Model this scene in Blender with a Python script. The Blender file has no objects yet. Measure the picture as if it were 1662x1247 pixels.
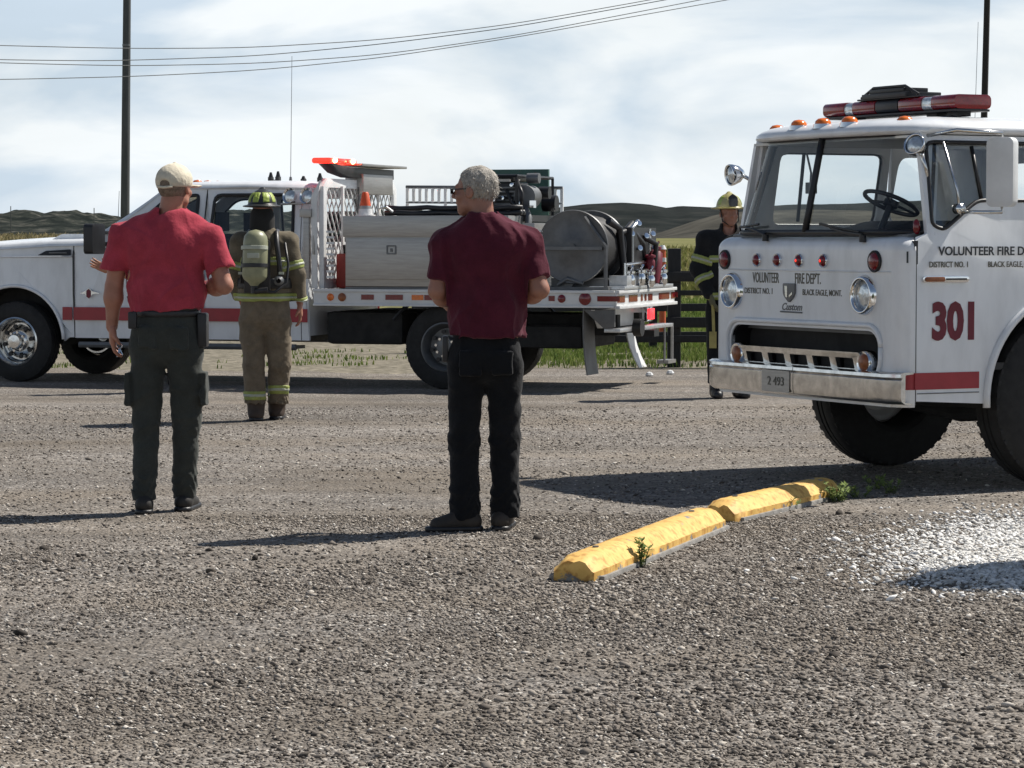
import bpy, bmesh, math, random
import numpy as np
from mathutils import Vector, Matrix
from mathutils.geometry import tessellate_polygon
random.seed(7); RNG = np.random.default_rng(7)
S = bpy.context.scene; COL = S.collection
PI = math.pi; R = math.radians

# ------------------------------------------------------------ camera, sky, sun, exposure
CAM_H = 1.45; FPX = 4500.0; PITCH = math.atan(235.5/FPX)
cam_d = bpy.data.cameras.new('camera'); cam = bpy.data.objects.new('camera', cam_d); COL.objects.link(cam)
cam.location = (0, 0, CAM_H); cam.rotation_euler = (PI/2-PITCH, 0, 0)
cam_d.lens = 36*FPX/1662; cam_d.sensor_width = 36; cam_d.clip_start = .1; cam_d.clip_end = 6000
S.camera = cam
S.view_settings.view_transform = 'Standard'; S.view_settings.look = 'None'
S.view_settings.gamma = 1; S.view_settings.use_curve_mapping = False
S.view_settings.exposure = 0.42
SUN_H = Vector((.71, .375)); SUN_EL = math.atan2(1.0, SUN_H.length)
SUN_ROT = math.atan2(SUN_H.x, SUN_H.y)
W = bpy.data.worlds.new('World'); S.world = W; W.use_nodes = True
def build_world():
    nt = W.node_tree; N = nt.nodes; L = nt.links; N.clear()
    out = N.new('ShaderNodeOutputWorld'); bg = N.new('ShaderNodeBackground'); bg.inputs[1].default_value = .05
    sky = N.new('ShaderNodeTexSky'); sky.sky_type = 'NISHITA'; sky.sun_disc = False
    sky.sun_elevation = SUN_EL; sky.sun_rotation = SUN_ROT
    sky.air_density = 1.0; sky.dust_density = .4; sky.ozone_density = 1.4
    tc = N.new('ShaderNodeTexCoord'); sep = N.new('ShaderNodeSeparateXYZ'); L.new(tc.outputs['Generated'], sep.inputs[0])
    # clouds: stretched noise on the view direction, thicker towards the horizon
    mp = N.new('ShaderNodeMapping'); mp.inputs['Scale'].default_value = (1, 1, 2.6); mp.inputs['Location'].default_value = (.33, .1, .2)
    L.new(tc.outputs['Generated'], mp.inputs[0])
    n1 = N.new('ShaderNodeTexNoise'); n1.inputs['Scale'].default_value = 6.5; n1.inputs['Detail'].default_value = 9; n1.inputs['Roughness'].default_value = .56; n1.inputs['Distortion'].default_value = .35
    L.new(mp.outputs[0], n1.inputs[0])
    rp = N.new('ShaderNodeValToRGB'); rp.color_ramp.elements[0].position = .40; rp.color_ramp.elements[1].position = .60
    L.new(n1.outputs[0], rp.inputs[0])
    up = N.new('ShaderNodeMapRange'); up.inputs[1].default_value = .10; up.inputs[2].default_value = .34; up.inputs[3].default_value = 1; up.inputs[4].default_value = .05
    L.new(sep.outputs[2], up.inputs[0])
    mu = N.new('ShaderNodeMath'); mu.operation = 'MULTIPLY'; L.new(rp.outputs[0], mu.inputs[0]); L.new(up.outputs[0], mu.inputs[1])
    m2 = N.new('ShaderNodeMapRange'); m2.inputs[3].default_value = .86; m2.inputs[4].default_value = 1.0; L.new(mu.outputs[0], m2.inputs[0])
    m3 = N.new('ShaderNodeMath'); m3.operation = 'MULTIPLY'; L.new(m2.outputs[0], m3.inputs[0]); L.new(up.outputs[0], m3.inputs[1])
    # cloud colour: white with grey-blue undersides
    n2 = N.new('ShaderNodeTexNoise'); n2.inputs['Scale'].default_value = 9; n2.inputs['Detail'].default_value = 9; n2.inputs['Distortion'].default_value = .4; L.new(mp.outputs[0], n2.inputs[0])
    cr = N.new('ShaderNodeValToRGB'); cr.color_ramp.elements[0].position = .40; cr.color_ramp.elements[1].position = .58
    cr.color_ramp.elements[0].color = (9.3, 11.0, 12.7, 1); cr.color_ramp.elements[1].color = (14.2, 14.9, 15.3, 1)
    L.new(n2.outputs[0], cr.inputs[0])
    mx = N.new('ShaderNodeMix'); mx.data_type = 'RGBA'; L.new(m3.outputs[0], mx.inputs[0]); L.new(sky.outputs[0], mx.inputs[6]); L.new(cr.outputs[0], mx.inputs[7])
    L.new(mx.outputs[2], bg.inputs[0]); L.new(bg.outputs[0], out.inputs[0])
build_world()
sd = bpy.data.lights.new('sun', 'SUN'); sd.energy = 5.0; sd.angle = R(.53); sd.color = (1, .95, .87)
sun = bpy.data.objects.new('sun', sd); COL.objects.link(sun)
sun.rotation_euler = Vector((SUN_H.x, SUN_H.y, 1)).to_track_quat('Z', 'Y').to_euler()

# ------------------------------------------------------------ helpers
def at(px, d, z):                       # world point seen in photo column px at depth d
    return Vector(((px-831)/FPX*d, d, z))
def zof(py, d): return CAM_H-(py-388)/FPX*d
def dof(py): return FPX*CAM_H/(py-388)

def material(name, col, rough=.6, metal=0, var=.12, vscale=8, bump=0, bscale=60, emit=None, coat=0, spec=.5, col2=None, ramp=(.35, .65), detail=6, stretch=None, alpha_glass=False, grain=0):
    m = bpy.data.materials.new(name); m.use_nodes = True
    nt = m.node_tree; N = nt.nodes; L = nt.links; b = N['Principled BSDF']
    tc = N.new('ShaderNodeTexCoord'); src = tc.outputs['Object']
    if stretch:
        mp = N.new('ShaderNodeMapping'); mp.inputs['Scale'].default_value = stretch; L.new(src, mp.inputs[0]); src = mp.outputs[0]
    n = N.new('ShaderNodeTexNoise'); n.inputs['Scale'].default_value = vscale; n.inputs['Detail'].default_value = detail; n.inputs['Roughness'].default_value = .6; L.new(src, n.inputs[0])
    cr = N.new('ShaderNodeValToRGB'); cr.color_ramp.elements[0].position = ramp[0]; cr.color_ramp.elements[1].position = ramp[1]
    c2 = col2 if col2 else tuple(c*(1-var) for c in col)
    c1 = col if col2 else tuple(min(1, c*(1+var*.6)) for c in col)
    cr.color_ramp.elements[0].color = (*c2, 1); cr.color_ramp.elements[1].color = (*c1, 1)
    L.new(n.outputs[0], cr.inputs[0]); last = cr.outputs[0]
    if grain:
        g = N.new('ShaderNodeTexNoise'); g.inputs['Scale'].default_value = 220; g.inputs['Detail'].default_value = 2; L.new(src, g.inputs[0])
        mr = N.new('ShaderNodeMapRange'); mr.inputs[1].default_value = .3; mr.inputs[2].default_value = .7; mr.inputs[3].default_value = 1-grain; mr.inputs[4].default_value = 1+grain; L.new(g.outputs[0], mr.inputs[0])
        vm = N.new('ShaderNodeVectorMath'); vm.operation = 'SCALE'; L.new(last, vm.inputs[0]); L.new(mr.outputs[0], vm.inputs['Scale']); last = vm.outputs[0]
    L.new(last, b.inputs['Base Color'])
    b.inputs['Roughness'].default_value = rough; b.inputs['Metallic'].default_value = metal
    b.inputs['Coat Weight'].default_value = coat; b.inputs['Specular IOR Level'].default_value = spec
    if emit: b.inputs['Emission Color'].default_value = (*emit[0], 1); b.inputs['Emission Strength'].default_value = emit[1]
    if bump:
        n3 = N.new('ShaderNodeTexNoise'); n3.inputs['Scale'].default_value = bscale; n3.inputs['Detail'].default_value = 4; L.new(src, n3.inputs[0])
        bp = N.new('ShaderNodeBump'); bp.inputs['Strength'].default_value = bump; bp.inputs['Distance'].default_value = .01; L.new(n3.outputs[0], bp.inputs['Height']); L.new(bp.outputs[0], b.inputs['Normal'])
    return m
def glass_material(name, tint=(.97, .985, .98), refl=.8):
    m = bpy.data.materials.new(name); m.use_nodes = True
    nt = m.node_tree; N = nt.nodes; L = nt.links; N.clear()
    o = N.new('ShaderNodeOutputMaterial'); t = N.new('ShaderNodeBsdfTransparent'); t.inputs[0].default_value = (*tint, 1)
    g = N.new('ShaderNodeBsdfGlossy'); g.inputs['Roughness'].default_value = .03; g.inputs[0].default_value = (refl, refl, refl, 1)
    f = N.new('ShaderNodeFresnel'); f.inputs[0].default_value = 1.45
    mx = N.new('ShaderNodeMixShader'); L.new(f.outputs[0], mx.inputs[0]); L.new(t.outputs[0], mx.inputs[1]); L.new(g.outputs[0], mx.inputs[2]); L.new(mx.outputs[0], o.inputs[0])
    return m

class MB:
    """collects primitives into one mesh"""
    def __init__(s): s.v = []; s.f = []
    def add(s, vs, fs, M=None):
        n = len(s.v)
        s.v += [tuple(M @ Vector(v)) if M else tuple(v) for v in vs]
        s.f += [tuple(i+n for i in f) for f in fs]; return s
    def box(s, x0, x1, y0, y1, z0, z1, M=None):
        vs = [(x, y, z) for x in (x0, x1) for y in (y0, y1) for z in (z0, z1)]
        return s.add(vs, [(0, 1, 3, 2), (4, 6, 7, 5), (0, 4, 5, 1), (2, 3, 7, 6), (0, 2, 6, 4), (1, 5, 7, 3)], M)
    def cyl(s, a, b, r0, r1=None, n=16, cap=True):
        a = Vector(a); b = Vector(b); r1 = r0 if r1 is None else r1
        d = (b-a).normalized(); u = d.orthogonal().normalized(); w = d.cross(u)
        vs = []
        for c, r in ((a, r0), (b, r1)):
            vs += [c+(u*math.cos(2*PI*i/n)+w*math.sin(2*PI*i/n))*r for i in range(n)]
        fs = [(i, (i+1) % n, n+(i+1) % n, n+i) for i in range(n)]
        if cap: fs += [tuple(range(n-1, -1, -1)), tuple(range(n, 2*n))]
        return s.add(vs, fs)
    def tube(s, pts, r, n=8):
        pts = [Vector(p) for p in pts]; rings = []; u = None
        for i, p in enumerate(pts):
            d = (pts[min(i+1, len(pts)-1)]-pts[max(i-1, 0)]).normalized()
            u = d.orthogonal().normalized() if u is None else (u-d*u.dot(d)).normalized()
            w = d.cross(u); rr = r[i] if isinstance(r, (list, tuple)) else r
            rings.append([p+(u*math.cos(2*PI*k/n)+w*math.sin(2*PI*k/n))*rr for k in range(n)])
        return s.loft(rings, True, True)
    def loft(s, rings, closed=True, caps=False):
        n = len(rings[0]); vs = [v for r in rings for v in r]; fs = []
        for i in range(len(rings)-1):
            for k in range(n if closed else n-1):
                k2 = (k+1) % n; fs.append((i*n+k, i*n+k2, (i+1)*n+k2, (i+1)*n+k))
        if caps: fs += [tuple(range(n-1, -1, -1)), tuple(range((len(rings)-1)*n, len(rings)*n))]
        return s.add(vs, fs)
    def lathe(s, o, ax, prof, n=32):
        """prof: list of (along, radius)"""
        o = Vector(o); ax = Vector(ax).normalized(); u = ax.orthogonal().normalized(); w = ax.cross(u)
        rings = [[o+ax*h+(u*math.cos(2*PI*k/n)+w*math.sin(2*PI*k/n))*max(r, .0002) for k in range(n)] for h, r in prof]
        return s.loft(rings, True, False)
    def panel(s, outer, holes, fn, th):
        """flat outline with holes, mapped by fn(u, v, w); th = thickness"""
        loops = [outer]+list(holes)
        tris = tessellate_polygon([[Vector((a, b, 0)) for a, b in l] for l in loops])
        fl = [p for l in loops for p in l]; n = len(fl)
        vs = [fn(a, b, 0) for a, b in fl]+[fn(a, b, th) for a, b in fl]
        fs = [tuple(t) for t in tris]+[tuple(i+n for i in reversed(t)) for t in tris]
        o = 0
        for l in loops:
            m = len(l)
            for i in range(m): j = (i+1) % m; fs.append((o+i, o+j, n+o+j, n+o+i))
            o += m
        return s.add(vs, fs)
    def build(s, name, mat, parent=None, bevel=0, smooth=40, seg=2, tag=None, recalc=True):
        me = bpy.data.meshes.new(name); bm = bmesh.new()
        vv = [bm.verts.new(v) for v in s.v]
        for f in s.f:
            try: bm.faces.new([vv[i] for i in f])
            except ValueError: pass
        if recalc: bmesh.ops.recalc_face_normals(bm, faces=bm.faces)
        if bevel:
            es = [e for e in bm.edges if len(e.link_faces) == 2 and e.calc_face_angle(0) > R(35)]
            bmesh.ops.bevel(bm, geom=es, offset=bevel, segments=seg, affect='EDGES', profile=.6, clamp_overlap=True)
        bm.to_mesh(me); bm.free()
        return link(name, me, mat, parent, smooth)
def link(name, me, mat, parent=None, smooth=40):
    for m in (mat if isinstance(mat, (list, tuple)) else [mat]): me.materials.append(m)
    if smooth:
        me.polygons.foreach_set('use_smooth', [True]*len(me.polygons))
        if smooth < 180: me.set_sharp_from_angle(angle=R(smooth))
    me.update()
    o = bpy.data.objects.new(name, me); COL.objects.link(o)
    if parent: o.parent = parent
    return o
def thing(name, label, cat, loc=(0, 0, 0), rz=0, group=None):
    o = bpy.data.objects.new(name, None); COL.objects.link(o); o.location = loc; o.rotation_euler = (0, 0, rz)
    o.empty_display_size = .2
    return tag(o, label, cat, group)
def tag(o, label, cat, group=None, kind=None):
    o['label'] = label; o['category'] = cat
    if group: o['group'] = group
    if kind: o['kind'] = kind
    return o
def struct(o, label=None):
    o['kind'] = 'structure'
    if label: o['label'] = label
    return o
def circ(cx, cy, r, n=20, a0=0, a1=2*PI, ry=None):
    full = abs(a1-a0-2*PI) < 1e-6
    k = n if full else n+1
    return [(cx+r*math.cos(a0+(a1-a0)*i/n), cy+(ry or r)*math.sin(a0+(a1-a0)*i/n)) for i in range(k)]
def rrect(x0, x1, y0, y1, r, n=4):
    o = []
    for cx, cy, a in ((x1-r, y1-r, 0), (x0+r, y1-r, PI/2), (x0+r, y0+r, PI), (x1-r, y0+r, 1.5*PI)):
        o += [(cx+r*math.cos(a+PI/2*i/n), cy+r*math.sin(a+PI/2*i/n)) for i in range(n+1)]
    return o
def roundpoly(pts, r, n=3):
    """round the corners of a polygon"""
    out = []; m = len(pts)
    rr = r if isinstance(r, (list, tuple)) else [r]*m
    for i in range(m):
        p = Vector(pts[i]); a = Vector(pts[i-1]); b = Vector(pts[(i+1) % m]); q = rr[i]
        if q <= 0: out.append(tuple(p)); continue
        da = (a-p); db = (b-p); q = min(q, da.length*.45, db.length*.45)
        pa = p+da.normalized()*q; pb = p+db.normalized()*q
        for k in range(n+1):
            t = k/n; out.append(tuple(pa*(1-t)**2+p*2*t*(1-t)+pb*t*t))
    return out
def text_mesh(txt, size, bold=0, ext=.0015, sx=1, align='LEFT', shear=0, res=3):
    c = bpy.data.curves.new('lettering', 'FONT'); c.body = txt; c.size = size; c.offset = bold; c.extrude = ext; c.resolution_u = res
    c.align_x = align; c.shear = shear
    o = bpy.data.objects.new('lettering', c); COL.objects.link(o)
    dg = bpy.context.evaluated_depsgraph_get(); dg.update()
    me = bpy.data.meshes.new_from_object(o.evaluated_get(dg)); bpy.data.objects.remove(o); bpy.data.curves.remove(c)
    me.transform(Matrix.Diagonal((sx, 1, 1, 1))); return me
def lettering(name, txt, size, M, mat, parent, bold=0, sx=1, align='LEFT', shear=0):
    me = text_mesh(txt, size, bold, sx=sx, align=align, shear=shear); me.transform(M)
    return link(name, me, mat, parent, 0)

# ------------------------------------------------------------ distance field volumes (people)
def smin(a, b, k):
    if k <= 0: return np.minimum(a, b)
    h = np.clip(.5+.5*(b-a)/k, 0, 1); return b*(1-h)+a*h-k*h*(1-h)
class Vol:
    def __init__(s, lo, hi, h):
        s.lo = np.array(lo, float); s.h = h; s.n = np.ceil((np.array(hi)-s.lo)/h).astype(int)+1
        s.F = np.full(s.n, 1.0, np.float32)
        s.ax = [(s.lo[i]+np.arange(s.n[i])*h).astype(np.float32) for i in range(3)]
    def sub(s, lo, hi):
        a = np.clip(np.floor((np.array(lo)-s.lo)/s.h).astype(int), 0, s.n); b = np.clip(np.ceil((np.array(hi)-s.lo)/s.h).astype(int)+1, 0, s.n)
        sl = tuple(slice(a[i], b[i]) for i in range(3))
        X, Y, Z = np.meshgrid(s.ax[0][sl[0]], s.ax[1][sl[1]], s.ax[2][sl[2]], indexing='ij'); return sl, X, Y, Z
    def _put(s, sl, d, k, op):
        if op == 'u': s.F[sl] = smin(s.F[sl], d, k)
        else: s.F[sl] = -smin(-s.F[sl], d, k)
    def cap(s, a, b, ra, rb=None, k=.02, sy=1, sx=1, op='u'):
        a = np.array(a, float); b = np.array(b, float); rb = ra if rb is None else rb
        m = max(ra, rb)*max(sx, sy, 1)+k+.03
        sl, X, Y, Z = s.sub(np.minimum(a, b)-m, np.maximum(a, b)+m)
        if X.size == 0: return s
        ab = b-a; L2 = max(float(ab@ab), 1e-9)
        t = np.clip(((X-a[0])*ab[0]+(Y-a[1])*ab[1]+(Z-a[2])*ab[2])/L2, 0, 1)
        dx = (X-a[0]-t*ab[0])/sx; dy = (Y-a[1]-t*ab[1])/sy; dz = Z-a[2]-t*ab[2]
        d = np.sqrt(dx*dx+dy*dy+dz*dz)-(ra+(rb-ra)*t)
        s._put(sl, d*min(sx, sy, 1), k, op); return s
    def ell(s, c, r, k=.02, M=None, op='u'):
        c = np.array(c, float); m = max(r)+k+.03
        sl, X, Y, Z = s.sub(c-m, c+m)
        if X.size == 0: return s
        X = X-c[0]; Y = Y-c[1]; Z = Z-c[2]
        if M is not None:
            T = M.transposed(); X, Y, Z = [T[i][0]*X+T[i][1]*Y+T[i][2]*Z for i in range(3)]
        q = np.sqrt((X/r[0])**2+(Y/r[1])**2+(Z/r[2])**2); q2 = np.sqrt((X/r[0]**2)**2+(Y/r[1]**2)**2+(Z/r[2]**2)**2)
        d = q*(q-1)/np.maximum(q2, 1e-6); s._put(sl, d, k, op); return s
    def rbox(s, c, r, rad=.01, k=.01, M=None, op='u'):
        c = np.array(c, float); m = float(np.linalg.norm(r))+k+.03
        sl, X, Y, Z = s.sub(c-m, c+m)
        if X.size == 0: return s
        X = X-c[0]; Y = Y-c[1]; Z = Z-c[2]
        if M is not None:
            T = M.transposed(); X, Y, Z = [T[i][0]*X+T[i][1]*Y+T[i][2]*Z for i in range(3)]
        q = [np.abs(v)-(e-rad) for v, e in zip((X, Y, Z), r)]
        d = np.sqrt(sum(np.maximum(v, 0)**2 for v in q))+np.minimum(np.maximum(np.maximum(q[0], q[1]), q[2]), 0)-rad
        s._put(sl, d, k, op); return s
    def grid(s): return np.meshgrid(*s.ax, indexing='ij')
    def plane(s, p, n, lo=None, hi=None):
        """keep the side the normal n points away from"""
        sl, X, Y, Z = s.sub(lo if lo is not None else s.lo, hi if hi is not None else s.lo+s.n*s.h)
        n = np.array(n, float); n /= np.linalg.norm(n)
        s.F[sl] = np.maximum(s.F[sl], (X-p[0])*n[0]+(Y-p[1])*n[1]+(Z-p[2])*n[2]); return s
    def wrinkle(s, amp, fx, seed=1, ankle=0, knee=0):
        X, Y, Z = s.grid(); rg = np.random.default_rng(seed); w = np.zeros_like(X)
        if ankle:                                    # cloth bunching above the shoe and behind the knee
            q = np.exp(-((Z-.15)/.09)**2)+.55*np.exp(-((Z-knee)/.07)**2)*(knee > 0)
            s.F = (s.F-ankle*q*(1-np.abs(np.sin(Z*48+X*22+3*np.sin(X*30+Y*20))))**1.5).astype(np.float32)
        wx = .03*np.sin(Z*17+X*9+rg.uniform(0, 6))+.02*np.sin(Y*31+Z*23); wz = .03*np.sin(X*19+Y*7+rg.uniform(0, 6))
        m = np.zeros_like(X)
        for i in range(6):
            kx = rg.normal(0, fx[0]); ky = rg.normal(0, fx[1]); kz = rg.normal(0, fx[2])
            ph = (X+wx)*kx+Y*ky+(Z+wz)*kz+rg.uniform(0, 6)
            g = .5+.5*np.sin(X*rg.normal(0, 9)+Y*5+Z*rg.normal(0, 9)+rg.uniform(0, 6))
            w += np.sin(ph)*.5+g*(1-np.abs(np.sin(ph*.5+.6)))**3*1.7-.35
        w /= 3
        s.F = (s.F-amp*w*1.25).astype(np.float32); return s
    def copy(s):
        c = object.__new__(Vol); c.lo = s.lo; c.h = s.h; c.n = s.n; c.ax = s.ax; c.F = s.F.copy(); return c
    def band(s, p, n, half, rad=None, off=.005):
        """shell strip proud of the surface: |(P-p).n| < half within rad of p"""
        c = s.copy(); X, Y, Z = c.grid(); n = np.array(n, float); n /= np.linalg.norm(n)
        d = np.abs((X-p[0])*n[0]+(Y-p[1])*n[1]+(Z-p[2])*n[2])-half
        c.F = np.maximum(c.F-off, d); c.F = np.maximum(c.F, -(s.F+.012))
        if rad: c.F = np.maximum(c.F, np.sqrt((X-p[0])**2+(Y-p[1])**2+(Z-p[2])**2)-rad)
        return c
    def mesh(s, name, mat, parent, smooth=180):
        F = s.F.astype(np.float64); F[0] = F[-1] = 1; F[:, 0] = F[:, -1] = 1; F[:, :, 0] = F[:, :, -1] = 1
        I = F < 0; C = np.zeros(tuple(np.array(F.shape)-1), np.int8); nx, ny, nz = C.shape
        for i in (0, 1):
            for j in (0, 1):
                for k in (0, 1): C += I[i:nx+i, j:ny+j, k:nz+k]
        M = (C > 0) & (C < 8); ids = np.argwhere(M); idx = np.full(C.shape, -1, np.int64); idx[M] = np.arange(len(ids))
        cs = [(i, j, k) for i in (0, 1) for j in (0, 1) for k in (0, 1)]
        vals = {c: F[ids[:, 0]+c[0], ids[:, 1]+c[1], ids[:, 2]+c[2]] for c in cs}
        P = np.zeros((len(ids), 3)); n = np.zeros(len(ids))
        for c in cs:
            for a in range(3):
                if c[a] == 0:
                    e = list(c); e[a] = 1; e = tuple(e); va = vals[c]; vb = vals[e]; x = (va < 0) != (vb < 0)
                    t = np.where(x, va/np.where(x, va-vb, 1), 0); q = np.array(c, float)[None, :].repeat(len(ids), 0); q[:, a] += t
                    P[x] += q[x]; n[x] += 1
        P = (ids+P/n[:, None])*s.h+s.lo
        faces = []
        for a in range(3):
            b, c = (a+1) % 3, (a+2) % 3
            sl0 = [slice(1, -1)]*3; sl0[a] = slice(0, -1); sl1 = list(sl0); sl1[a] = slice(1, None)
            A = I[tuple(sl0)]; B = I[tuple(sl1)]; X = A != B; q = np.argwhere(X)
            if len(q) == 0: continue
            fl = A[X]; off = np.ones(3, int); off[a] = 0; q = q+off
            def cell(db, dc):
                r = q.copy(); r[:, b] -= db; r[:, c] -= dc; return idx[r[:, 0], r[:, 1], r[:, 2]]
            f = np.stack([cell(1, 1), cell(0, 1), cell(0, 0), cell(1, 0)], 1); f[~fl] = f[~fl][:, ::-1]; faces.append(f)
        f = np.concatenate(faces)
        me = bpy.data.meshes.new(name); me.from_pydata(P.tolist(), [], f.tolist())
        return link(name, me, mat, parent, smooth)

# ------------------------------------------------------------ shared materials
M = {}
M['white'] = material('white_paint', (.72, .74, .76), .30, var=.11, vscale=5, coat=.25, stretch=(1, 1, .35), detail=10, ramp=(.3, .55))
M['white2'] = material('white_paint_dusty', (.66, .67, .67), .38, var=.10, vscale=5, coat=.15)
M['cabin'] = material('cabin_grey_paint', (.68, .69, .67), .6, var=.12, vscale=4)
M['chrome'] = material('chrome', (.78, .79, .80), .10, 1, var=.06, vscale=12)
M['chrome_worn'] = material('worn_chrome', (.66, .66, .65), .2, 1, var=.22, vscale=14, bump=.08, bscale=9)
M['alu'] = material('brushed_aluminium', (.37, .36, .345), .42, .75, var=.12, vscale=6, stretch=(1, 1, 14))
M['alu2'] = material('diamond_aluminium', (.55, .56, .57), .38, .7, var=.15, vscale=20, bump=.2, bscale=160)
M['steel'] = material('grey_steel', (.16, .165, .17), .5, .5, var=.15)
M['reel'] = material('reel_steel', (.13, .132, .135), .5, .4, var=.2, vscale=9)
M['black'] = material('black_plastic', (.012, .012, .014), .45, var=.2)
M['rubber'] = material('tyre_rubber', (.018, .018, .018), .8, var=.35, vscale=14, bump=.15, bscale=80)
M['under'] = material('dirty_underbody', (.02, .02, .02), .85, var=.4)
M['red'] = material('red_stripe', (.34, .025, .035), .4, var=.12)
M['dred'] = material('dark_red_lettering', (.15, .008, .022), .5, var=.15)
M['redlens'] = material('red_lens', (.17, .004, .008), .15, var=.2, vscale=40, coat=.5)
M['redlit'] = material('lit_red_lamp', (.8, .03, .02), .2, emit=((1, .03, .015), 1.5))
M['hotlit'] = material('lit_red_lamp_core', (.9, .2, .1), .2, emit=((1, .3, .15), 10))
M['taillit'] = material('lit_tail_lamp', (.8, .03, .03), .2, emit=((1, .04, .05), 1.6))
M['amber'] = material('amber_lens', (.75, .17, .02), .2, var=.25, vscale=40, coat=.5)
M['ambdark'] = material('dull_amber_lens', (.28, .09, .03), .35, var=.3, vscale=30)
M['ink'] = material('black_lettering', (.03, .035, .04), .5)
M['inkgold'] = material('faded_lettering', (.11, .105, .08), .5)
M['glass'] = glass_material('window_glass')
M['lens'] = material('headlamp_glass', (.62, .66, .68), .08, .6, var=.3, vscale=25, bump=.3, bscale=50)
M['skin'] = material('skin', (.36, .16, .105), .5, var=.16, vscale=14, bump=.06, bscale=120)
M['skin2'] = material('tanned_skin', (.30, .14, .095), .5, var=.18, vscale=14, bump=.06, bscale=120)
M['seat'] = material('dark_seat_fabric', (.03, .03, .033), .9, var=.3, bump=.2, bscale=120)
M['green'] = material('dark_green_panel', (.02, .07, .055), .5, var=.15)
M['yellowpaint'] = None

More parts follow.
